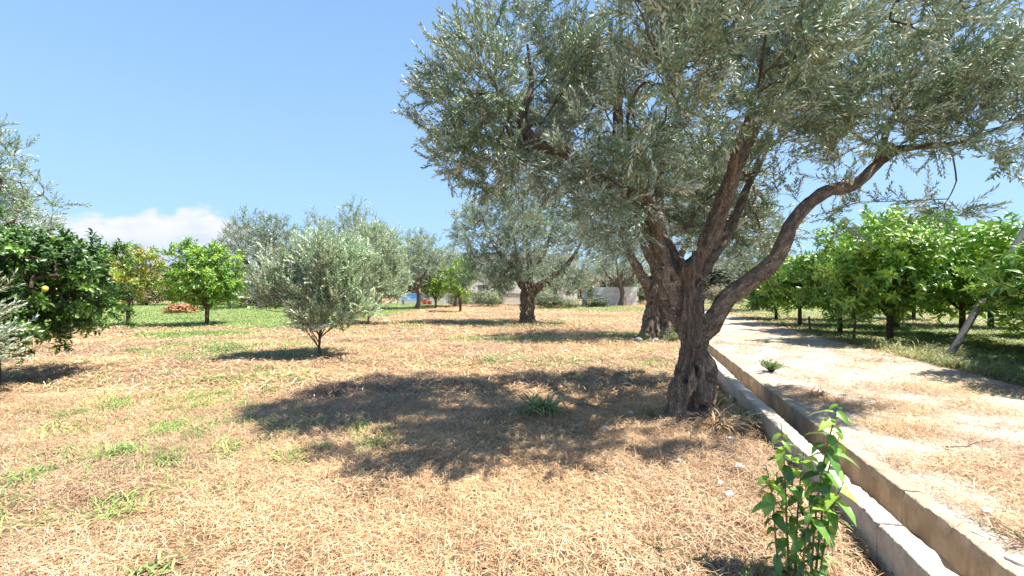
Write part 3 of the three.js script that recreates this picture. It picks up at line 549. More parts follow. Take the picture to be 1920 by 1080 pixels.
citrus('citrus_tree', 'round green orange tree on a short dark trunk over the green strip', [-14.1, 0, -19.7], 3.9, 3.3, 0.75, 403, { tips: 330 });
citrus('citrus_tree', 'dark compact citrus below the willowy olive, left of the sapling', [-6.9, 0, -38.5], 4.2, 2.9, 0.6, 404, { tips: 180 });
citrus('citrus_tree', 'small bright yellow-green citrus sapling in front of the white house', [-3.9, 0, -32], 4.0, 2.0, 0.7, 405, { tips: 150, twigs: [citrusTwigsFar[1], lemonTwigs[0]] });
// the orchard rows right of the road
const protoA = citrus('orchard_tree', 'third leafy orchard tree from the road bend, along the edge of the road', [0, 0, 0], 3.2, 3.2, 0.75, 411, { tips: 340, twigs: [...freshTwigs, citrusTwigsFar[1]], size: 1.3 });
const protoB = citrus('orchard_tree', 'leafy orchard tree', [0, 0, 0], 3.5, 3.3, 0.8, 412, { tips: 340, twigs: [freshTwigs[0], citrusTwigsFar[1], citrusTwigsFar[0]], size: 1.3 });
const protoC = citrus('orchard_tree', 'leafy orchard tree', [0, 0, 0], 3.1, 3.1, 0.65, 413, { tips: 320, twigs: [...freshTwigs, citrusTwigsFar[0]], size: 1.3 });
{
  const spots = [
    [7.6, 11.0, protoA, 'bright orchard tree just behind the leaning pole'], [6.1, 14.2, protoB, 'orchard tree at the road edge with a thin leaning trunk, right of the short stake'], [6.1, 17.2, protoC, 'orchard tree at the road edge with a forked dark trunk'],
    [6.6, 8.6, protoC, 'orchard tree at the right edge nearest the leaning pole'], [7.2, 5.6, protoB, 'orchard tree cut off by the right edge of the photo'], [6.0, 20.6, protoA, 'orchard tree near the far bend of the road, right of the big olive limb'], [6.2, 24.5, protoC, 'small far orchard tree showing just right of the big olive trunk'],
    [9.6, 7.4, protoA, 'second-row orchard tree at the right edge behind the pole'], [9.5, 10.6, protoC, 'second-row orchard tree behind the bright roadside one'], [9.4, 13.8, protoB, 'second-row orchard tree above the short stake'], [9.5, 17.0, protoA, 'second-row orchard tree behind the forked trunk'], [9.4, 20.4, protoB, 'tallest orchard tree, topping the roadside crowns'], [9.6, 24.4, protoC, 'last tree of the second orchard row'],
    [13.0, 9.5, protoB, 'third-row orchard tree in deep shade near the right edge'], [13, 13, protoA, 'third-row orchard tree seen between roadside trunks'], [13, 17, protoC, 'third-row orchard tree behind the tallest one'], [13, 21.5, protoB, 'third-row orchard tree at the far end'], [13, 26.5, protoA, 'back orchard tree beside the dry bank'],
  ];
  const r = mulberry(77), used = new Set();
  for (const [u, s, p, label] of spots) {
    const o = used.has(p) ? copyOf(p, label, 'citrus orchard rows right of the road') : p; used.add(p);
    o.userData.label = label; o.userData.group = 'citrus orchard rows right of the road';
    const [x, z] = xz(u + (u < 9 ? 0.55 : 0.4), s); o.position.set(x, ground(x, z), z); o.rotation.y = r() * TAU; const k = (u > 9 ? 1.12 : 0.9) + r() * 0.12; o.scale.set(k, k * (s === 20.4 ? 1.12 : s < 14 ? 0.78 : 0.93), k);
  }
}
console.log('trees done');
// a ripe fruit or two in the near citrus
{
  const skin = mat(0.50, 0.43, 0.05, { roughness: 0.55 });
  const g = new THREE.SphereGeometry(0.038, 16, 12); g.scale(1, 1.12, 1);
  const f = part('citrus_fruit', g, skin, scene); f.position.set(-6.95, 1.63, -6.35); f.userData = { label: 'single yellow fruit hanging in the dark citrus tree', category: 'fruit' };
}

// ------------------------------------------------------------------ buildings and yard at the back
const render_ = new THREE.MeshStandardMaterial({ color: new THREE.Color().setRGB(0.78, 0.77, 0.75), roughness: 0.95, map: texture(256, 256, (u, v) => { const k = 0.93 + 0.05 * tile(u, v, 6, 4); return [k, k, k * 0.985]; }, true) });
const darkGlass = mat(0.03, 0.035, 0.04, { roughness: 0.15 }), shutter = mat(0.22, 0.24, 0.26, { roughness: 0.6 }), greyConcrete = mat(0.42, 0.40, 0.37);
function boxPart(name, w, h, d, x, y, z, m, parent) { const g = new THREE.BoxGeometry(w, h, d); const o = part(name, g, m, parent); o.position.set(x, y, z); return o; }
function house(label, x, z, w, h, d, windows) {
  const o = thing('white_house', label, 'house', [x, 0, z]);
  // front wall in pieces round real openings
  const ys = [...new Set([0, h, ...windows.flatMap(q => [q[1], q[1] + q[3]])])].sort((a, b) => a - b), pieces = [];
  for (let k = 0; k < ys.length - 1; k++) {
    const y0 = ys[k], y1 = ys[k + 1], cut = windows.filter(q => q[1] <= y0 && q[1] + q[3] >= y1).map(q => [q[0], q[0] + q[2]]).sort((a, b) => a[0] - b[0]); let c = -w / 2;
    for (const [a, b] of [...cut, [w / 2, w / 2]]) { if (a > c) { const g = new THREE.BoxGeometry(a - c, y1 - y0, 0.3); g.translate((a + c) / 2, (y0 + y1) / 2, -0.15); pieces.push(g); } c = b; }
  }
  part('front_wall', mergeGeometries(pieces), render_, o);
  for (const q of [-1, 1]) boxPart('side_wall', 0.3, h, d - 0.3, q * (w / 2 - 0.15), h / 2, -0.3 - (d - 0.3) / 2, render_, o);
  boxPart('back_wall', w - 0.6, h, 0.3, 0, h / 2, -d + 0.15, render_, o);
  boxPart('roof_slab', w + 0.5, 0.22, d + 0.5, 0, h + 0.11, -d / 2, greyConcrete, o);
  for (const [a, y, ww, hh] of windows) {
    const win = boxPart('window', ww, hh, 0.05, a + ww / 2, y + hh / 2, -0.2, darkGlass, o);
    boxPart('shutter', ww / 2 - 0.02, hh, 0.04, -ww / 4, 0, 0.06, shutter, win); boxPart('sill', ww + 0.2, 0.06, 0.3, 0, -hh / 2 - 0.035, 0.18, render_, win);
  }
  return o;
}
house('white flat-roofed house behind the lone old olive', 1.2, -60, 16, 6.6, 9, [[-6.0, 3.9, 1.5, 1.5], [-1.2, 3.9, 1.5, 1.5], [4.2, 3.9, 1.5, 1.5], [-6.0, 0.9, 1.5, 1.5], [4.0, 0.1, 1.2, 2.2]]);
house('small white house glimpsed between the orange tree and the young olive', -36.5, -60, 7, 4.4, 6, [[-2.2, 1.2, 1.2, 1.3], [1.0, 1.2, 1.2, 1.3]]);
{
  // white wall of long rendered courses beside the far olive
  const o = thing('garden_wall', 'white wall of long pale courses beside the far olive tree', 'wall', [10.9, 0, -45]);
  for (let k = 0; k < 4; k++) for (let q = 0; q < 2; q++) boxPart('block', 2.28, 0.485, 0.35, -1.2 + q * 2.31 + (k % 2 ? 0.12 : 0), 0.245 + k * 0.5, (k % 2) * 0.012, render_, o);
  for (const [x, h, l] of [[7.4, 1.75, 'taller grey concrete gate post left of the white wall'], [8.85, 1.1, 'short grey concrete post against the white wall']]) {
    const p = thing('gate_post', l, 'post', [x, 0, -43.6]); boxPart('shaft', 0.5, h, 0.5, 0, h / 2, 0, greyConcrete, p); boxPart('cap', 0.6, 0.1, 0.6, 0, h + 0.05, 0, greyConcrete, p);
  }
  const low = thing('boundary_wall', 'low pale wall in front of the white house behind a wire fence', 'wall', [-5.5, 0, -50]);
  for (let k = 0; k < 5; k++) boxPart('panel', 3.17, 1.25, 0.25, -6.4 + k * 3.2, 0.62, 0, render_, low); boxPart('coping', 16.1, 0.08, 0.36, 0, 1.285, 0, greyConcrete, low);
  // wire fence
  const f = thing('wire_fence', 'thin wire fence on slim posts before the low wall', 'fence', [-5.5, 0, -46.5]);
  const post = mat(0.25, 0.24, 0.22, { roughness: 0.6, metalness: 0.4 });
  for (let k = 0; k < 6; k++) { const g = new THREE.CylinderGeometry(0.03, 0.03, 1.6, 6); const m = part('post', g, post, f); m.position.set(-7 + k * 2.8, 0.8, 0); }
  for (let k = 0; k < 4; k++) { const g = new THREE.CylinderGeometry(0.008, 0.008, 14, 4); g.rotateZ(Math.PI / 2); const m = part('wire', g, post, f); m.position.set(0, 0.4 + k * 0.38, 0.035); }
  // the blue board and the red crates by the wall
  const blue = mat(0.07, 0.30, 0.62, { roughness: 0.6 });
  const b = thing('bench', 'light blue bench by the low wall behind the wire fence', 'bench', [-11.3, 0, -48.2]);
  boxPart('seat', 2.4, 0.08, 0.6, 0, 0.55, 0, blue, b); boxPart('backrest', 2.4, 0.55, 0.06, 0, 0.95, -0.3, blue, b); for (const x of [-1.0, 1.0]) for (const z of [-0.22, 0.22]) boxPart('leg', 0.08, 0.51, 0.08, x, 0.255, z, blue, b);
  const red = mat(0.62, 0.06, 0.03, { roughness: 0.6 });
  for (const [x, h, l] of [[-9.75, 0.62, 'taller red bucket beside the blue bench'], [-9.2, 0.45, 'smaller red bucket right of the blue bench']]) {
    const k = thing('bucket', l, 'bucket', [x, 0, -47.6]); part('body', new THREE.LatheGeometry([[0, 0], [0.2, 0], [0.27, h], [0.29, h], [0.29, h - 0.03], [0.25, h - 0.03], [0.19, 0.04], [0, 0.04]].map(q => new THREE.Vector2(...q)), 18), red, k);
    const t = new THREE.TorusGeometry(0.27, 0.012, 5, 14, Math.PI); const m = part('handle', t, post, k); m.position.y = h - 0.02; m.rotation.x = 0.5;
  }
}

// ------------------------------------------------------------------ shrubs, hedge, far trees
function blobOfLeaves(seed, n, tones, size) {
  const r = mulberry(seed), G = new Geo();
  for (let k = 0; k < n; k++) {
    const d = V(r() * 2 - 1, r() * 2 - 1, r() * 2 - 1).normalize(), f = (0.55 + 0.45 * Math.pow(r(), 0.5)) * (1 + 0.4 * fbm3(d.x * 2 + seed, d.y * 2, d.z * 2, 2)), p = d.clone().multiplyScalar(f); p.y = p.y * 0.95;
    const nor = d.clone().add(V(r() - 0.5, r() - 0.2, r() - 0.5)).normalize(), dir = V(r() - 0.5, r() - 0.2, r() - 0.5); dir.sub(nor.clone().multiplyScalar(dir.dot(nor))).normalize();
    const t = tones[Math.floor(r() * tones.length)], j = 0.7 + 0.6 * r();
    leafInto(G, p, dir, nor, size * (0.7 + 0.6 * r()), size * 0.5, t.map(c => c * j), null, 0.2);
  }
  return G.build(true);
}
const leafMatte = new THREE.MeshPhysicalMaterial({ vertexColors: true, roughness: 0.85, transmission: 0.25, thickness: 0, side: THREE.DoubleSide });
{
  // wooded skyline, one mass
  const variants = [blobOfLeaves(501, 1500, [[0.10, 0.13, 0.07], [0.13, 0.15, 0.09]], 0.16), blobOfLeaves(502, 1500, [[0.08, 0.13, 0.05], [0.14, 0.17, 0.10]], 0.16)];
  const r = mulberry(55), lists = [[], []];
  for (let k = 0; k < 420; k++) { const a = (r() - 0.5) * 2.5, d = 85 + 60 * r(), x = Math.sin(a) * d * 1.15, z = -Math.cos(a) * d; const h = 2.1 + 2.0 * r() + (a > 0.2 ? 0.8 : 0); lists[k % 2].push(new THREE.Matrix4().compose(V(x, h * 0.85, z), new THREE.Quaternion().setFromAxisAngle(V(0, 1, 0), r() * TAU), V(h * (1.1 + 0.7 * r()), h, h * (1.1 + 0.7 * r())))); }
  const wood = new THREE.Group(); wood.name = 'distant_trees'; wood.userData = { kind: 'stuff', label: 'low belt of far-off trees and scrub closing the horizon', category: 'trees' }; scene.add(wood);
  lists.forEach((l, i) => { const m = new THREE.InstancedMesh(variants[i], leafMatte, l.length), c = new THREE.Color(); l.forEach((q, k) => { m.setMatrixAt(k, q); const t = 0.6 + 0.4 * r(); m.setColorAt(k, c.setRGB(t * (1 + 0.3 * r()), t, t)); }); m.name = 'foliage'; m.userData.kind = 'stuff'; m.castShadow = m.receiveShadow = true; wood.add(m); });
}
{
  // back hedge: separate shrubs
  const kinds = [
    [blobOfLeaves(511, 2600, [[0.10, 0.15, 0.06], [0.15, 0.19, 0.09], [0.07, 0.11, 0.05]], 0.13), 'dense green shrub'],
    [blobOfLeaves(512, 2200, [[0.22, 0.19, 0.11], [0.17, 0.18, 0.10], [0.28, 0.21, 0.12]], 0.12), 'dry grey-brown shrub'],
    [blobOfLeaves(513, 2400, [[0.17, 0.24, 0.10], [0.12, 0.18, 0.07], [0.22, 0.25, 0.12]], 0.12), 'pale green shrub'],
  ];
  const stemGeo = (() => { const G = new Geo(); for (let k = 0; k < 5; k++) { const a = k * 1.26; addTube(G, [V(0, -0.1, 0), V(Math.cos(a) * 0.15, 0.5, Math.sin(a) * 0.15), V(Math.cos(a) * 0.5, 1.1, Math.sin(a) * 0.5)], [0.04, 0.03, 0.01], 5); } return G.build(); })();
  const list = [
    [-46, -44, 3.9, 3.4, 1, 'behind the lemon tree at the left'], [-42.5, -47, 4.5, 3.9, 0, 'left of the leaf heap'], [-38.5, -45, 3.5, 3.1, 1, 'right behind the brown leaf heap'], [-36.0, -48, 5.1, 3.4, 2, 'between the lemon and orange trees'], [-33, -45.5, 3.3, 3.4, 1, 'just left of the orange tree crown'],
    [-30, -47, 3.5, 3.6, 2, 'behind the orange tree trunk'], [-26.5, -44, 3.0, 3.2, 1, 'right of the orange tree'], [-23.5, -42, 3.5, 3.4, 0, 'below the dark broad olive'], [-20, -41, 3.1, 3.0, 2, 'left of the slender young olive'], [-52, -47, 4.9, 4.4, 0, 'at the far left behind the dark citrus'], [-57, -44, 5.2, 4.4, 2, 'farthest left by the tall silvery tree'],
    [3.4, -38.5, 1.3, 2.0, 0, 'right of the lone old olive trunk'], [-2.4, -43, 1.7, 2.4, 2, 'left of the lone old olive trunk before the house'], [8.2, -41.5, 1.1, 1.8, 0, 'between the two grey gate posts'], [-5.6, -44.5, 1.3, 1.8, 2, 'behind the citrus sapling by the wire fence'], [5.4, -39.5, 0.9, 1.5, 2, 'left of the taller gate post'], [14.5, -50, 2.3, 3, 0, 'behind the far olive beside the road end'], [19, -52, 2.4, 3.4, 2, 'at the far end of the road'], [3.5, -52, 2.4, 2.6, 2, 'in front of the white house right half'], [24, -48, 2.2, 3.4, 1, 'beyond the far orchard row'], [29, -44, 2.0, 3.4, 1, 'behind the orchard on the dry bank'], [34, -40, 2.2, 3.6, 2, 'far behind the orchard trunks'], [38, -33, 2.2, 3.6, 0, 'far right behind the orchard shade'], [40, -26, 2.2, 3.6, 2, 'at the right end behind the orchard'],
  ];
  const r = mulberry(66);
  for (const [x, z, h, w, k, where] of list) {
    const o = thing('shrub', `${kinds[k][1]} ${where}`, 'shrub', [x, 0, z], 'shrubs along the back of the field');
    const st = part('stems', stemGeo, citrusBark, o, 'stuff'); st.scale.setScalar(h / 2);
    const f = part('foliage', kinds[k][0], leafMatte, o, 'stuff'); f.scale.set(w / 1.35, h * 0.55, w / 1.35); f.position.y = h * 0.52; f.rotation.y = r() * TAU;
  }
}

// ------------------------------------------------------------------ straw and grass on the ground
function bladesInto(seed, n, radius, len, width, tones, up) {
  const r = mulberry(seed), G = new Geo();
  for (let k = 0; k < n; k++) {
    const a = r() * TAU, q = radius * Math.sqrt(r()), L = len[0] + (len[1] - len[0]) * r(), h = r() * TAU, tilt = up[0] + (up[1] - up[0]) * r() * r(), w = width * (0.6 + 0.8 * r()), t = tones[Math.floor(r() * tones.length)], j = 0.75 + 0.5 * r(), c = t.map(x => x * j);
    const ch = Math.cos(h), sh = Math.sin(h), bend = (r() - 0.5) * 0.6; let x = Math.cos(a) * q, y = 0.004 + 0.03 * r() * (up[2] ?? 1), z = Math.sin(a) * q, el = tilt, az = h, prev = null;
    const seg = 3;
    for (let s = 0; s <= seg; s++) {
      const ww = s === seg ? w * 0.25 : w, sx = -Math.sin(az) * ww / 2, sz = Math.cos(az) * ww / 2, ids = [G.v(x - sx, y + (s % 2) * w * 0.15, z - sz, c), G.v(x + sx, y, z + sz, c)];
      if (prev) { G.t(prev[0], prev[1], ids[0]); G.t(prev[1], ids[1], ids[0]); } prev = ids;
      x += Math.cos(el) * Math.cos(az) * L / seg; z += Math.cos(el) * Math.sin(az) * L / seg; y = Math.max(0.003, y + Math.sin(el) * L / seg); el -= (up[3] ?? 0.35) * (0.5 + r()); az += bend * 0.4;
    }
  }
  return G.build(true);
}
const strawMat = new THREE.MeshStandardMaterial({ vertexColors: true, roughness: 0.8, side: THREE.DoubleSide });
const grassMat = new THREE.MeshPhysicalMaterial({ vertexColors: true, roughness: 0.65, transmission: 0.3, thickness: 0, side: THREE.DoubleSide });
const tonesDry = [[0.50, 0.365, 0.235], [0.56, 0.43, 0.29], [0.42, 0.28, 0.165], [0.63, 0.51, 0.37], [0.25, 0.15, 0.08], [0.47, 0.32, 0.195], [0.33, 0.205, 0.115]];
const strawNear = [1, 2, 3].map(k => bladesInto(600 + k, 60, 0.20, [0.05, 0.19], 0.0026, tonesDry, [-0.05, 0.8]));
const strawMid = [1, 2].map(k => bladesInto(610 + k, 26, 0.34, [0.14, 0.36], 0.008, tonesDry, [-0.05, 0.5]));
const strawFar = [1, 2].map(k => bladesInto(620 + k, 24, 0.8, [0.25, 0.6], 0.018, tonesDry, [0, 0.4, 2]));
const tonesGreen = [[0.14, 0.29, 0.05], [0.19, 0.35, 0.07], [0.11, 0.23, 0.04], [0.27, 0.36, 0.10]];
const grassNear = [1, 2].map(k => bladesInto(630 + k, 20, 0.10, [0.06, 0.17], 0.0055, tonesGreen, [0.2, 1.3, 0.3, 0.5]));
const grassMid = [1, 2].map(k => bladesInto(640 + k, 26, 0.26, [0.08, 0.2], 0.010, tonesGreen, [0.2, 1.2, 0.5, 0.5]));
const grassFar = [1, 2].map(k => bladesInto(650 + k, 30, 0.7, [0.12, 0.28], 0.022, tonesGreen, [0.2, 1.1, 0.6, 0.5]));
const verge = [1, 2].map(k => bladesInto(660 + k, 30, 0.16, [0.2, 0.55], 0.008, [[0.16, 0.25, 0.07], [0.24, 0.30, 0.10], [0.45, 0.40, 0.20], [0.12, 0.20, 0.05]], [0.5, 1.45, 0.2, 0.45]));
function scatter(name, label, geos, material, spots, category = 'straw', parent = null) {
  const o = new THREE.Group(); o.name = numbered(name); o.userData = { kind: 'stuff', label, category }; scene.add(o);
  geos.forEach((g, k) => {
    const mine = spots.filter((_, i) => i % geos.length === k), m = new THREE.InstancedMesh(g, material, mine.length), c = new THREE.Color(), q = new THREE.Quaternion(), e = new THREE.Euler();
    mine.forEach(([x, y, z, s, a, t, tx = 0, tz = 0], i) => { q.setFromEuler(e.set(tx, a, tz)); m.setMatrixAt(i, new THREE.Matrix4().compose(V(x, y, z), q, V(s, s, s))); m.setColorAt(i, c.setRGB(t[0], t[1], t[2])); });
    m.name = 'blades'; m.userData.kind = 'stuff'; m.castShadow = m.receiveShadow = true; o.add(m);
  });
  console.log(name, spots.length); return o;
}
{
  const r = mulberry(700), near = [], mid = [], far = [], road = [], gn = [], gm = [], gf = [], vg = [];
  const put = (list, x, z, s, t, y = 0) => list.push([x, ground(x, z) + y, z, s * (0.8 + 0.4 * r()), r() * TAU, t, (r() - 0.5) * 0.12, (r() - 0.5) * 0.12]);
  const tone = (x, z) => { const n = fbm2(x * 0.22, z * 0.22, 4), f = fbm2(x * 1.1 + 7, z * 1.1, 3), k = 1.0 + 0.30 * n + 0.26 * f + (r() - 0.5) * 0.55; return [k * (1.07 + 0.03 * n), k * 1.0, k * (0.92 - 0.14 * n)]; };
  function fill(d0, d1, per, visit) { const area = 1.5 * (d1 * d1 - d0 * d0) + 2 * (d1 - d0), n = Math.round(area * per); for (let k = 0; k < n; k++) { const d = Math.sqrt(d0 * d0 + (d1 * d1 - d0 * d0) * r()), x = (r() * 2 - 1) * (1.45 * d + 0.8); visit(x, -d, ...us(x, -d)); } }
  const green = (x, z) => { const k = 0.8 + 0.5 * r() + 0.3 * n2(x * 0.7, z * 0.7); return [k * (1 + 0.25 * r()), k, k * 0.9]; };
  fill(1.3, 6.5, 105, (x, z, u, s) => {
    if (u < CH.l0 - 0.04) { const m = fbm2(x * 0.75 + 2, z * 0.75, 3); if (r() < (m < -0.12 ? 0.3 : 0.95)) put(near, x, z, 1, tone(x, z)); }
    else if (u > CH.r1 + 0.06) { const p = 0.34 + 0.9 * fbm2(x * 0.8, z * 0.8 + 8, 3) + 0.25 * smooth(CH.r1 + 0.6, CH.r1, u); if (r() < p) put(near, x, z, u < CH.r1 + 0.25 ? 0.55 : 1.15, tone(x, z), 0.004); }
  });
  fill(6.5, 15, 24, (x, z, u) => { if (u < CH.l0 - 0.06) { if (r() > greenness(x, z) * 0.5) put(mid, x, z, 1, tone(x, z)); } else if (u > CH.r1 + 0.1) { const p = u < CH.road ? 0.30 + 0.8 * fbm2(x * 0.8, z * 0.8 + 8, 3) : 0.45; if (r() < p) put(mid, x, z, 0.85, tone(x, z), 0.004); } });
  fill(15, 48, 3.4, (x, z, u) => { if (u < CH.l0 - 0.3 || u > CH.road) { if (r() > greenness(x, z) * 1.15) put(far, x, z, 1, tone(x, z)); } });
  fill(1.3, 7, 120, (x, z, u) => { const g = greenness(x, z); if (u < CH.l0 - 0.05 && g > 0.3 && r() < g * 0.75) put(gn, x, z, 1.25, green(x, z)); });
  fill(7, 17, 44, (x, z, u) => { const g = greenness(x, z); if ((u < CH.l0 - 0.1 || u > CH.road) && r() < g * 1.0) put(gm, x, z, 1, green(x, z)); });
  fill(17, 60, 6.5, (x, z, u) => { const g = greenness(x, z); if ((u < CH.l0 - 0.3 || u > CH.road) && r() < g * 1.1) put(gf, x, z, 1, green(x, z)); });
  for (let k = 0; k < 900; k++) { const s = 2.5 + 14 * r() * r() , u = CH.road + 0.15 + 1.6 * Math.pow(r(), 1.6), [x, z] = xz(u, s); if (fbm2(s * 0.8, u * 0.8, 2) > -0.12) put(vg, x, z, 0.9, green(x, z)); }
  const litter = []; for (let k = 0; k < 900; k++) { const a = r() * TAU, q = 3.6 * Math.sqrt(r()), x = 1.6 + Math.cos(a) * q, z = -5.0 + Math.sin(a) * q * 0.9; if (us(x, z)[0] < CH.l0 - 0.08) put(litter, x, z, 1, [1, 1, 1], 0.012); }
  for (let k = 0; k < 260; k++) { const [x, z] = xz(CH.l1 + 0.07 + 0.18 * r(), 0.8 + 9 * r()); if (n2(x * 1.5, z * 1.5) > -0.3) put(litter, x, z, 0.5, [1.3, 1.2, 1], 0.19); }
  scatter('leaf_litter', 'fallen olive leaves and bits of twig under the big olive', [bladesInto(671, 9, 0.16, [0.035, 0.06], 0.011, [[0.20, 0.15, 0.08], [0.12, 0.09, 0.05], [0.22, 0.22, 0.12], [0.30, 0.24, 0.15]], [0, 0.35]), bladesInto(672, 7, 0.18, [0.04, 0.12], 0.006, [[0.13, 0.09, 0.06], [0.20, 0.14, 0.09]], [0, 0.3])], strawMat, litter, 'leaf litter');
  scatter('dry_straw', 'cut straw lying thick over the near ground', strawNear, strawMat, near);
  scatter('dry_straw', 'cut straw covering the middle of the field', strawMid, strawMat, mid);
  scatter('dry_straw', 'pale straw over the far field', strawFar, strawMat, far);
  scatter('green_grass', 'thin green grass coming up through the near straw', grassNear, grassMat, gn, 'grass');
  scatter('green_grass', 'green grass patches in the middle of the field and under the orchard', grassMid, grassMat, gm, 'grass');
  scatter('green_grass', 'bright green grass strip at the back of the field', grassFar, grassMat, gf, 'grass');
  scatter('verge_grass', 'tall mixed grass on the verge between road and orchard', verge, grassMat, vg, 'grass');
}

// ------------------------------------------------------------------ small plants
const weedTwig = citrusTwig(41, 0.16, 12, [0.13, 0.24, 0.05], 0.42), weedTwigPale = citrusTwig(42, 0.18, 12, [0.20, 0.27, 0.10], 0.38);
function weed(label, x, z, h, w, n, seed, twig = weedTwig) {
  const o = thing('weed', label, 'weed', [x, ground(x, z), z]), r = mulberry(seed), G = new Geo(), list = [];
  for (let k = 0; k < n; k++) {
    const a = r() * TAU, q = w * Math.sqrt(r()), t = h * (0.45 + 0.55 * r()), p = [V(0, -0.02, 0), V(Math.cos(a) * q * 0.4, t * 0.5, Math.sin(a) * q * 0.4), V(Math.cos(a) * q, t, Math.sin(a) * q)];
    addTube(G, p, [0.003, 0.0025, 0.0012], 3);
    for (let m = 0; m < 3; m++) list.push([p[1].clone().lerp(p[2], m / 2.2), V((r() - 0.5) * 1.8 + Math.cos(a) * 0.6, 0.35 + 0.6 * r(), (r() - 0.5) * 1.8 + Math.sin(a) * 0.6).normalize(), 0.4 + 0.4 * r()]);
  }
  const st = part('stems', G.build(), citrusBark, o, 'stuff');
  const m = new THREE.InstancedMesh(twig, leafMatte, list.length), q = new THREE.Quaternion(), c = new THREE.Color(), s0 = Math.min(1.2, h * 3.2);
  list.forEach(([p, d, s], i) => { q.setFromUnitVectors(V(0, 1, 0), d); m.setMatrixAt(i, new THREE.Matrix4().compose(p, q, V(s * s0, s * s0, s * s0))); const t = 0.75 + 0.6 * r(); m.setColorAt(i, c.setRGB(t, t, t)); });
  m.name = 'foliage'; m.userData.kind = 'stuff'; m.castShadow = m.receiveShadow = true; o.add(m); return o;
}
weed('small round bushy weed growing on the road beside the channel', 4.55, -7.5, 0.2, 0.2, 80, 801);
weed('leafy weed against the channel wall right of the big trunk', 2.72, -5.72, 0.22, 0.2, 22, 802, weedTwigPale);
weed('upright weed at the channel wall below the big trunk', 2.83, -5.05, 0.24, 0.14, 14, 803);
weed('small leafy weed in front of the channel wall by dry tufts', 2.66, -5.25, 0.14, 0.16, 14, 804, weedTwigPale);
weed('dark leafy bush growing at the foot of the split olive trunk', 5.55, -13.9, 0.75, 0.42, 60, 805);
weed('low pale green weed left of the bush by the split trunk', 4.95, -13.2, 0.34, 0.42, 50, 806, weedTwigPale);
weed('low pale green weed right of the split trunk beside the channel', 5.6, -13.0, 0.36, 0.3, 40, 807, weedTwigPale);
weed('small weed beside the white stone left of the split trunk', 4.2, -13.6, 0.25, 0.25, 24, 808);
weed('tiny weed in the shade left of the shoots', 0.92, -2.62, 0.07, 0.09, 9, 809);
weed('low weed at the base of the leafy shoots', 1.33, -2.28, 0.12, 0.12, 16, 810);
weed('low creeping weed by the wall right of the leafy shoots', 2.02, -2.95, 0.09, 0.2, 16, 811, weedTwigPale);
weed('grey-green weed on the road edge of the channel near the corner', 2.95, -2.42, 0.10, 0.22, 22, 812, weedTwigPale);
weed('small weed on the straw left of the big trunk roots', 1.72, -5.35, 0.10, 0.16, 16, 813);
function tuft(label, x, z, n, h, seed, tones, name = 'grass_tuft') { const g = bladesInto(seed, n, 0.10, [h * 0.5, h], 0.012, tones, [0.6, 1.5, 0.1, 0.5]); const o = part(name, g, grassMat, scene); o.name = numbered(name); o.position.set(x, ground(x, z), z); o.userData = { label, category: 'grass tuft' }; return o; }
const bladeGreen = [[0.16, 0.27, 0.06], [0.22, 0.32, 0.09], [0.12, 0.20, 0.05], [0.42, 0.36, 0.16]];
tuft('lush green grass tuft in the big olive shadow', 0.37, -5.55, 120, 0.30, 821, bladeGreen).scale.setScalar(1.7);
tuft('green grass tuft at the bottom edge left of centre', -2.05, -2.45, 30, 0.16, 822, bladeGreen);
tuft('small green tuft in the strip of sunlight beyond the big shadow', -0.5, -9.6, 50, 0.3, 823, bladeGreen);
tuft('green tuft left of the slender young olive', -7.3, -9.6, 60, 0.28, 824, bladeGreen);
const dryT = [[0.55, 0.40, 0.22], [0.66, 0.50, 0.30], [0.40, 0.26, 0.13]];
tuft('dry straw-coloured tuft in front of the big trunk', 2.36, -4.92, 130, 0.42, 825, dryT);
tuft('dry tuft at the right foot of the big trunk', 2.62, -5.05, 90, 0.34, 826, dryT);
tuft('dry orange tuft on the road lip of the channel', 2.72, -2.95, 70, 0.14, 827, [[0.5, 0.27, 0.11], [0.62, 0.40, 0.2]]);
tuft('dry tuft between channel and road opposite the shoots', 4.1, -5.75, 60, 0.2, 828, dryT);
tuft('wispy green grass hanging over the channel edge', 2.62, -2.62, 30, 0.26, 829, [[0.3, 0.34, 0.16], [0.42, 0.40, 0.22]]);

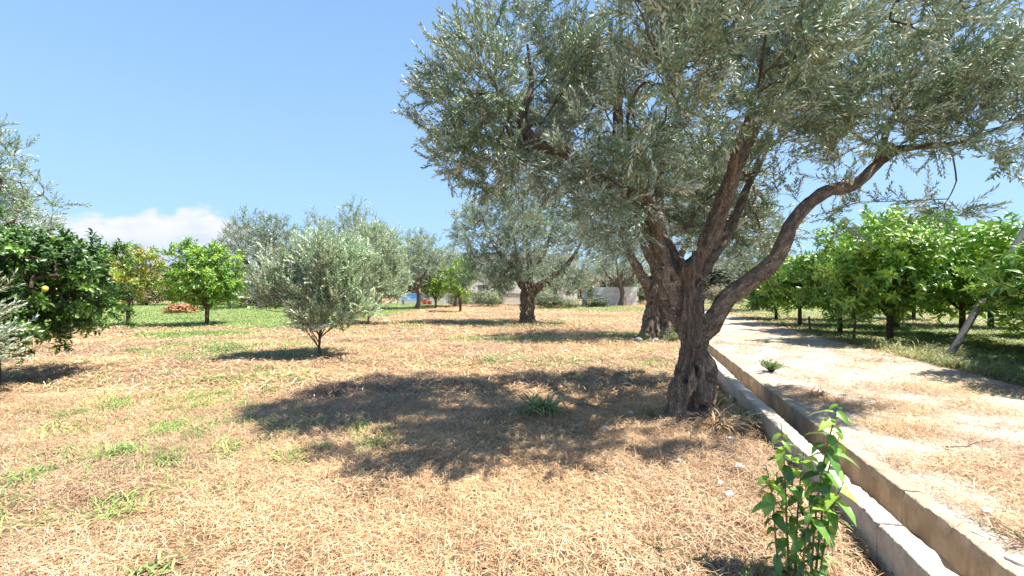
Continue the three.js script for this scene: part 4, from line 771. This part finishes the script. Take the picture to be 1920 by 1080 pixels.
// leafy shoots in front: every leaf is its own piece
{
  const o = thing('leafy_shoots', 'upright leafy shoots with broad bright green leaves in front of the channel wall', 'sapling', [1.6, ground(1.6, -2.36), -2.36]);
  const r = mulberry(901), leaf = (seed) => { const G = new Geo(), q = mulberry(seed); leafInto(G, V(0, 0, 0), V(0, 0, 1), V(0, 1, 0), 0.108, 0.056, [1, 1, 1], null, 0.3 + 0.5 * q(), true); return G.build(); };
  const leaves = [leaf(1), leaf(2), leaf(3)];
  const greens = [[0.10, 0.24, 0.035], [0.16, 0.33, 0.045], [0.34, 0.52, 0.07], [0.07, 0.17, 0.03]].map(c => new THREE.MeshPhysicalMaterial({ color: new THREE.Color().setRGB(...c), roughness: 0.38, transmission: 0.35, thickness: 0, side: THREE.DoubleSide }));
  const stem = mat(0.16, 0.17, 0.07);
  const stems = [[-0.13, 0.02, 0.62, -0.16], [-0.07, 0.0, 0.86, -0.06], [0.02, 0.03, 1.04, 0.12], [0.08, -0.02, 0.80, 0.24], [0.0, -0.06, 0.72, 0.02], [0.05, 0.05, 0.60, 0.16], [-0.04, 0.06, 0.5, -0.02]];
  let count = 0;
  stems.forEach(([bx, bz, h, tx], k) => {
    const tz = (r() - 0.5) * 0.2, c = new THREE.CatmullRomCurve3([V(bx, -0.03, bz), V(bx * 0.9 + tx * 0.2, h * 0.4, bz + tz * 0.2), V(mix(bx, tx, 0.55), h * 0.75, bz + tz * 0.6), V(tx, h, bz + tz)]);
    const G = new Geo(), pts = c.getPoints(12); addTube(G, pts, pts.map((_, i) => mix(0.007, 0.0022, i / 12)), 6); part('stem', G.build(), stem, o);
    const n = Math.round(h * 42);
    for (let i = 0; i < n; i++) {
      const t = 0.06 + 0.93 * (i / n), p = c.getPoint(t), a = i * 2.4 + k, m = part('leaf', leaves[(i + k) % 3], greens[t > 0.72 ? 1 + (r() < 0.6 ? 1 : 0) : (r() < 0.45 ? 0 : r() < 0.5 ? 3 : 1)], o);
      m.position.copy(p); m.rotation.set(-0.5 + r() * 0.8 + (1 - t) * 0.35, a, (r() - 0.5) * 0.9, 'YXZ'); const s = (0.55 + 0.5 * r()) * (t > 0.93 ? 0.45 : 1) * (t > 0.5 ? 1.08 : 0.85); m.scale.set(s * (0.85 + 0.3 * r()), s, s); count++;
    }
  });
  console.log('leaves', count);
}

// ------------------------------------------------------------------ stones
{
  const stoneMat = [mat(0.66, 0.63, 0.58), mat(0.52, 0.49, 0.45), mat(0.72, 0.66, 0.58)];
  const stone = (seed) => { let g = new THREE.IcosahedronGeometry(1, 3); g.deleteAttribute('uv'); g.deleteAttribute('normal'); g = mergeVertices(g); const p = g.attributes.position; for (let i = 0; i < p.count; i++) { const x = p.getX(i), y = p.getY(i), z = p.getZ(i), f = 1 + 0.35 * n3(x * 0.9 + seed, y * 0.9, z * 0.9) + 0.08 * n3(x * 3, y * 3 + seed, z * 3); p.setXYZ(i, x * f, y * f * 0.62, z * f * 0.8); } g.computeVertexNormals(); return g; };
  const geos = [stone(1), stone(5), stone(9)];
  const list = [
    [1.08, -4.95, 0.034, 'white stone in the shade just right of the green grass tuft'], [1.52, -5.45, 0.034, 'pale stone close left of the big trunk roots'], [1.98, -6.4, 0.03, 'small pale stone behind the left roots of the big olive'], [2.3, -4.5, 0.036, 'white stone in front of the dry tuft at the big trunk'],
    [1.53, -3.93, 0.026, 'small white stone on the straw, left of the pair below the trunk'], [2.01, -3.79, 0.034, 'white stone nearest the channel in the cluster below the trunk'], [1.69, -3.48, 0.03, 'flat grey stone in the dappled shade left of the leafy shoots'], [1.66, -3.26, 0.042, 'largest cream stone just left of the leafy shoots'],
    [1.42, -11.2, 0.06, 'white stone in the shadow band beyond the big olive'], [4.0, -13.55, 0.14, 'rounded white stone at the left foot of the split trunk'], [4.55, -13.5, 0.10, 'pale stone in front of the split trunk'], [1.9, -5.0, 0.022, 'tiny grey stone by the root of the big olive'],
    [2.72, -2.3, 0.05, 'white stone on the broken road lip of the channel at the corner'], [2.79, -2.55, 0.04, 'grey stone on the road lip behind the corner stone'], [2.62, -3.35, 0.035, 'brown-grey stone on the road lip of the channel opposite the shoots'], [3.05, -2.75, 0.03, 'small stone on the road beside the weedy lip'],
  ];
  const r = mulberry(950);
  list.forEach(([x, z, s, label], k) => { const o = part('stone', geos[k % 3], stoneMat[k % 3], scene); o.name = numbered('stone'); o.position.set(x, ground(x, z) + s * 0.42 + (s < 0.06 ? 0.012 : 0), z); o.scale.setScalar(s); o.rotation.y = r() * TAU; o.userData = { label, category: 'stone', group: 'loose stones on the ground' }; });
}

// ------------------------------------------------------------------ poles, stakes, leaf heap, fallen sticks
{
  const grey = new THREE.MeshStandardMaterial({ color: new THREE.Color().setRGB(0.17, 0.165, 0.165), bumpMap: barkBump, bumpScale: 0.006, roughness: 0.9 });
  const pole = thing('leaning_pole', 'grey timber pole leaning to the right among the orchard trees', 'pole', [9.75, 0, -9.6]);
  { const G = new Geo(), y = ground(9.75, -9.6), a = V(0, y - 0.1, 0), b = V(2.4, 3.6, -0.2), pts = [], rs = []; for (let k = 0; k <= 12; k++) { pts.push(a.clone().lerp(b, k / 12)); rs.push(mix(0.07, 0.058, k / 12)); } addTube(G, pts, rs, 12, 0.06, 3); part('shaft', G.build(), grey, pole); const f = new Geo(); addTube(f, [V(-0.05, y - 0.1, 0), V(0.05, y + 0.06, 0)], [0.16, 0.09], 10, 0.3, 8); part('footing', f.build(), mat(0.40, 0.22, 0.12), pole); }
  const stake = (label, x, z, h, lean) => { const o = thing('wooden_stake', label, 'stake', [x, ground(x, z), z]); const G = new Geo(); addTube(G, [V(0, -0.1, 0), V(lean * 0.5, h * 0.5, 0), V(lean, h, 0)], [0.035, 0.033, 0.03], 8, 0.12, x); part('shaft', G.build(), youngBark, o); const t = new Geo(); addTube(t, [V(lean, h - 0.01, 0), V(lean, h + 0.03, 0)], [0.031, 0.022], 8); part('top', t.build(), youngBark, o); };
  stake('short leaning wooden stake on the grassy verge among orchard trunks', 9.75, -12.2, 0.55, 0.06);
  stake('stubby stake at the road edge below the forked orchard tree', 10.75, -15.4, 0.5, -0.03);
  // heap of brown leaves on the green strip
  const heap = thing('leaf_heap', 'heap of rust-brown dead leaves on the green strip left of the orange tree', 'leaf heap', [-23.2, 0, -30]);
  const g = blobOfLeaves(971, 1600, [[0.42, 0.16, 0.05], [0.50, 0.24, 0.09], [0.30, 0.12, 0.05], [0.55, 0.33, 0.15]], 0.22), m = part('leaves', g, leafMatte, heap, 'stuff'); m.scale.set(1.1, 0.55, 0.9); m.position.y = 0.22;
  // dead sticks
  const twig = (label, x, z, L, a, seed) => { const r = mulberry(seed), G = new Geo(), pts = [], rs = []; for (let k = 0; k <= 8; k++) { pts.push(V((k / 8 - 0.5) * L * Math.cos(a), 0.02 + 0.02 * r(), (k / 8 - 0.5) * L * Math.sin(a) + 0.03 * (r() - 0.5))); rs.push(mix(0.006, 0.0025, k / 8)); } addTube(G, pts, rs, 5); const o = part('fallen_twig', G.build(), youngBark, scene); o.name = numbered('fallen_twig'); o.position.set(x, ground(x, z), z); o.userData = { label, category: 'twig' }; };
  twig('dead twig lying on the straw at the wall right of the shoots', 1.98, -2.6, 0.5, 1.0, 1); twig('thin dead stick on the straw at the lower left of the big shadow', -1.4, -3.5, 0.5, 0.7, 2); twig('bare stick lying in the shade beside the green tuft', 1.1, -5.9, 0.6, 0.3, 3); twig('pale dead stalk across the straw on the road', 4.3, -4.0, 0.7, -0.3, 4);
}
renderer.render(scene, camera);
